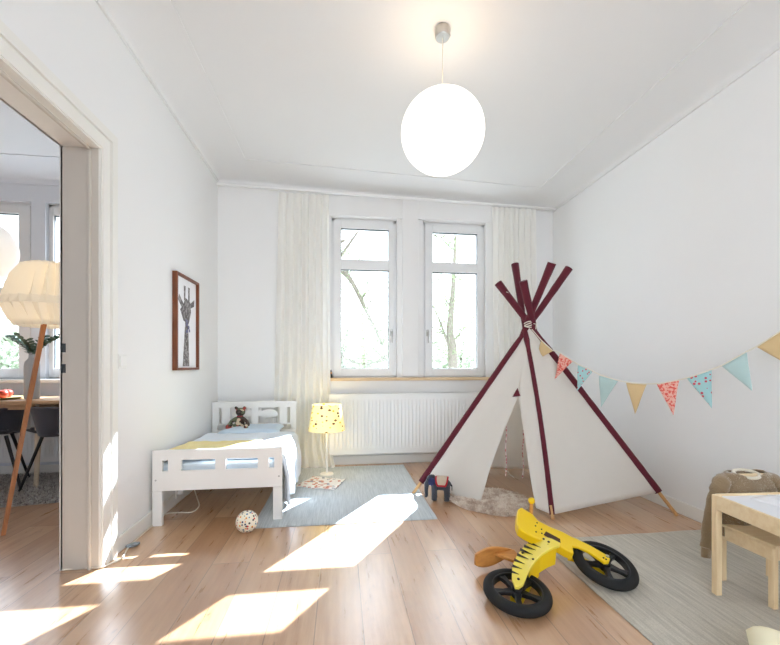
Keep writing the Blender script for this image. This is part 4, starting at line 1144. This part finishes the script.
# ------------------------------------------------------------------ outside: ground and garden trees
GZ = -3.6
o = MB().box(-26, 26, YO+.0, 40, GZ-.2, GZ).build('ground', plain('garden_ground', (170,172,165), .95, .1, 3), smooth=False); struct(o)
def tree(label, trunk, branches, crown, nleaf, bark, seed, size=.05, cat='tree', lm='leafout'):
    rnd = random.Random(seed); base = V(trunk[0][0])
    t = thing('garden_tree', label, cat, tuple(base))
    b = MB(); b.tube(cr_([V(p_) for p_, _ in trunk], 4), [trunk[0][1]*(1-.8*i/((len(trunk)-1)*4)) for i in range((len(trunk)-1)*4+1)], 10)
    b.build('trunk', bark, t, ang=80)
    tips = []
    b = MB()
    for br in branches:
        pts = cr_([V(p_) for p_ in br[0]], 4); n = len(pts)
        b.tube(pts, [br[1]*(1-.75*i/n) for i in range(n)], 8)
        tips += pts
        for k in range(br[2]):
            s = pts[rnd.randrange(n)]; d_ = V((rnd.uniform(-1,1), rnd.uniform(-.6,.6), rnd.uniform(-.2,.9))).normalized(); L = rnd.uniform(.25,.7)
            tw = [s+d_*L*f+V((0,0,.12*f*f*L))+V((.04*noise.noise(V((f*4,k,seed))),0,.05*noise.noise(V((f*4,seed,k))))) for f in [i/5 for i in range(6)]]
            b.tube(tw, [.012*(1-.12*i) for i in range(6)], 5); tips += tw[2:]
    b.build('branches', bark, t, ang=80)
    l = MB()
    for i in range(nleaf):
        if crown and rnd.random() < crown[2]: c_ = V(crown[0])+V([rnd.gauss(0, s) for s in crown[1]])
        else: c_ = rnd.choice(tips)+V([rnd.gauss(0, .08) for _ in range(3)])
        if c_.z > 1.0+ (c_.y-D)*.72 : continue
        d_ = V((rnd.uniform(-1,1), rnd.uniform(-1,1), rnd.uniform(-1,1))).normalized(); w_ = d_.cross(V((.1,.4,.9))).normalized(); s = size*rnd.uniform(.6,1.2)
        l.add([c_, c_+d_*s*.5+w_*s*.3, c_+d_*s, c_+d_*s*.5-w_*s*.3], [(0,1,2,3)])
    o = l.build('leaves', M[lm], t, weld=False, smooth=False); o['kind'] = 'stuff'
    return t
def w8(x, y, Y): return wy(x, y, Y)
Y1_ = 7.0
tr = [((wy(300,420,Y1_).x, Y1_, GZ), .10), ((wy(318,380,Y1_).x, Y1_, .2), .085), (tuple(wy(334,262,Y1_)), .05), (tuple(wy(345,240,Y1_)), .04)]
brs = [([wy(330,255,Y1_), wy(342,270,Y1_), wy(352,282,Y1_), wy(364,306,Y1_), wy(374,326,Y1_), wy(382,345,Y1_)], .06, 26),
       ([wy(333,268,Y1_), wy(352,240,Y1_), wy(362,228,Y1_), wy(377,222,Y1_)], .03, 10), ([wy(322,350,Y1_), wy(342,357,Y1_), wy(362,364,Y1_), wy(386,360,Y1_)], .035, 18)]
tree('pale leafy tree with slanting branch outside the left window', tr, brs, (wy(362,350,Y1_), (.45,.3,.35), .35), 4200, M['bark'], 2)
Y2_ = 8.0
tr = [((wy(455,480,Y2_).x, Y2_, GZ), .13), ((wy(453,370,Y2_).x, Y2_, wy(453,370,Y2_).z), .11), (tuple(wy(450,330,Y2_)), .09), (tuple(wy(453,290,Y2_)), .07), (tuple(wy(456,225,Y2_)), .05)]
brs = [([wy(452,358,Y2_), wy(445,335,Y2_), wy(438,317,Y2_), wy(430,300,Y2_)], .035, 12), ([wy(452,310,Y2_), wy(441,290,Y2_), wy(437,272,Y2_)], .014, 7),
       ([wy(454,280,Y2_), wy(466,262,Y2_), wy(474,240,Y2_)], .014, 8), ([wy(451,345,Y2_), wy(462,330,Y2_), wy(474,322,Y2_)], .014, 8), ([wy(454,250,Y2_), wy(442,240,Y2_), wy(434,236,Y2_)], .012, 8)]
tree('pale birch tree with twisting trunk outside the right window', tr, brs, (wy(452,300,Y2_), (.4,.3,.9), .4), 4500, M['birchbark'], 5)
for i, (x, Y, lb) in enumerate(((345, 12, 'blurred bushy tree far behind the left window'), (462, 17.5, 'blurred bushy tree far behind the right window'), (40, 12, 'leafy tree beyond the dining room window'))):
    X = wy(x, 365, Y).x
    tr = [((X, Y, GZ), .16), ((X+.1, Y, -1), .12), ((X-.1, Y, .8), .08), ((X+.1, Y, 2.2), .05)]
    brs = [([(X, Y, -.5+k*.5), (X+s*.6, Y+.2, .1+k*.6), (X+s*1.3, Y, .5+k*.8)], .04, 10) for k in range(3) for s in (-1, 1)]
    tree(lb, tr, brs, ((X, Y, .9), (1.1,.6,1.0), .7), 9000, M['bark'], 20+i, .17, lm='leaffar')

# ------------------------------------------------------------------ light
w = bpy.data.worlds.new('World'); SC.world = w; w.use_nodes = True
bg = w.node_tree.nodes['Background']; bg.inputs[0].default_value = (.80, .885, 1.0, 1); bg.inputs[1].default_value = WORLD = 6.5
sd_ = bpy.data.lights.new('sun', 'SUN'); sd_.energy = 42; sd_.angle = math.radians(.35); sd_.color = (.78, .88, 1.0)
so = bpy.data.objects.new('sun', sd_); COL.objects.link(so)
so.rotation_euler = V((-.658, -1, -.95)).to_track_quat('-Z', 'Y').to_euler(); so.location = (6, 9, 9)

# ------------------------------------------------------------------ camera and view
cd = bpy.data.cameras.new('camera'); cam = bpy.data.objects.new('camera', cd); COL.objects.link(cam); SC.camera = cam
cd.sensor_fit = 'HORIZONTAL'; cd.sensor_width = 36; cd.lens = F/780*36
cd.shift_x = 0; cd.shift_y = 42.5/780; cd.clip_start = .02; cd.clip_end = 200
cam.location = CAM; cam.rotation_euler = (PI/2, 0, -TH)
vs = SC.view_settings; SC.display_settings.display_device = 'sRGB'
vs.view_transform = 'Standard'; vs.look = 'None'; vs.exposure = -.25; vs.gamma = 1; vs.use_curve_mapping = False
SC.cycles.max_bounces = 12; SC.cycles.diffuse_bounces = 8; SC.cycles.transparent_max_bounces = 16; SC.cycles.sample_clamp_indirect = 8
SC.cycles.use_denoising = True
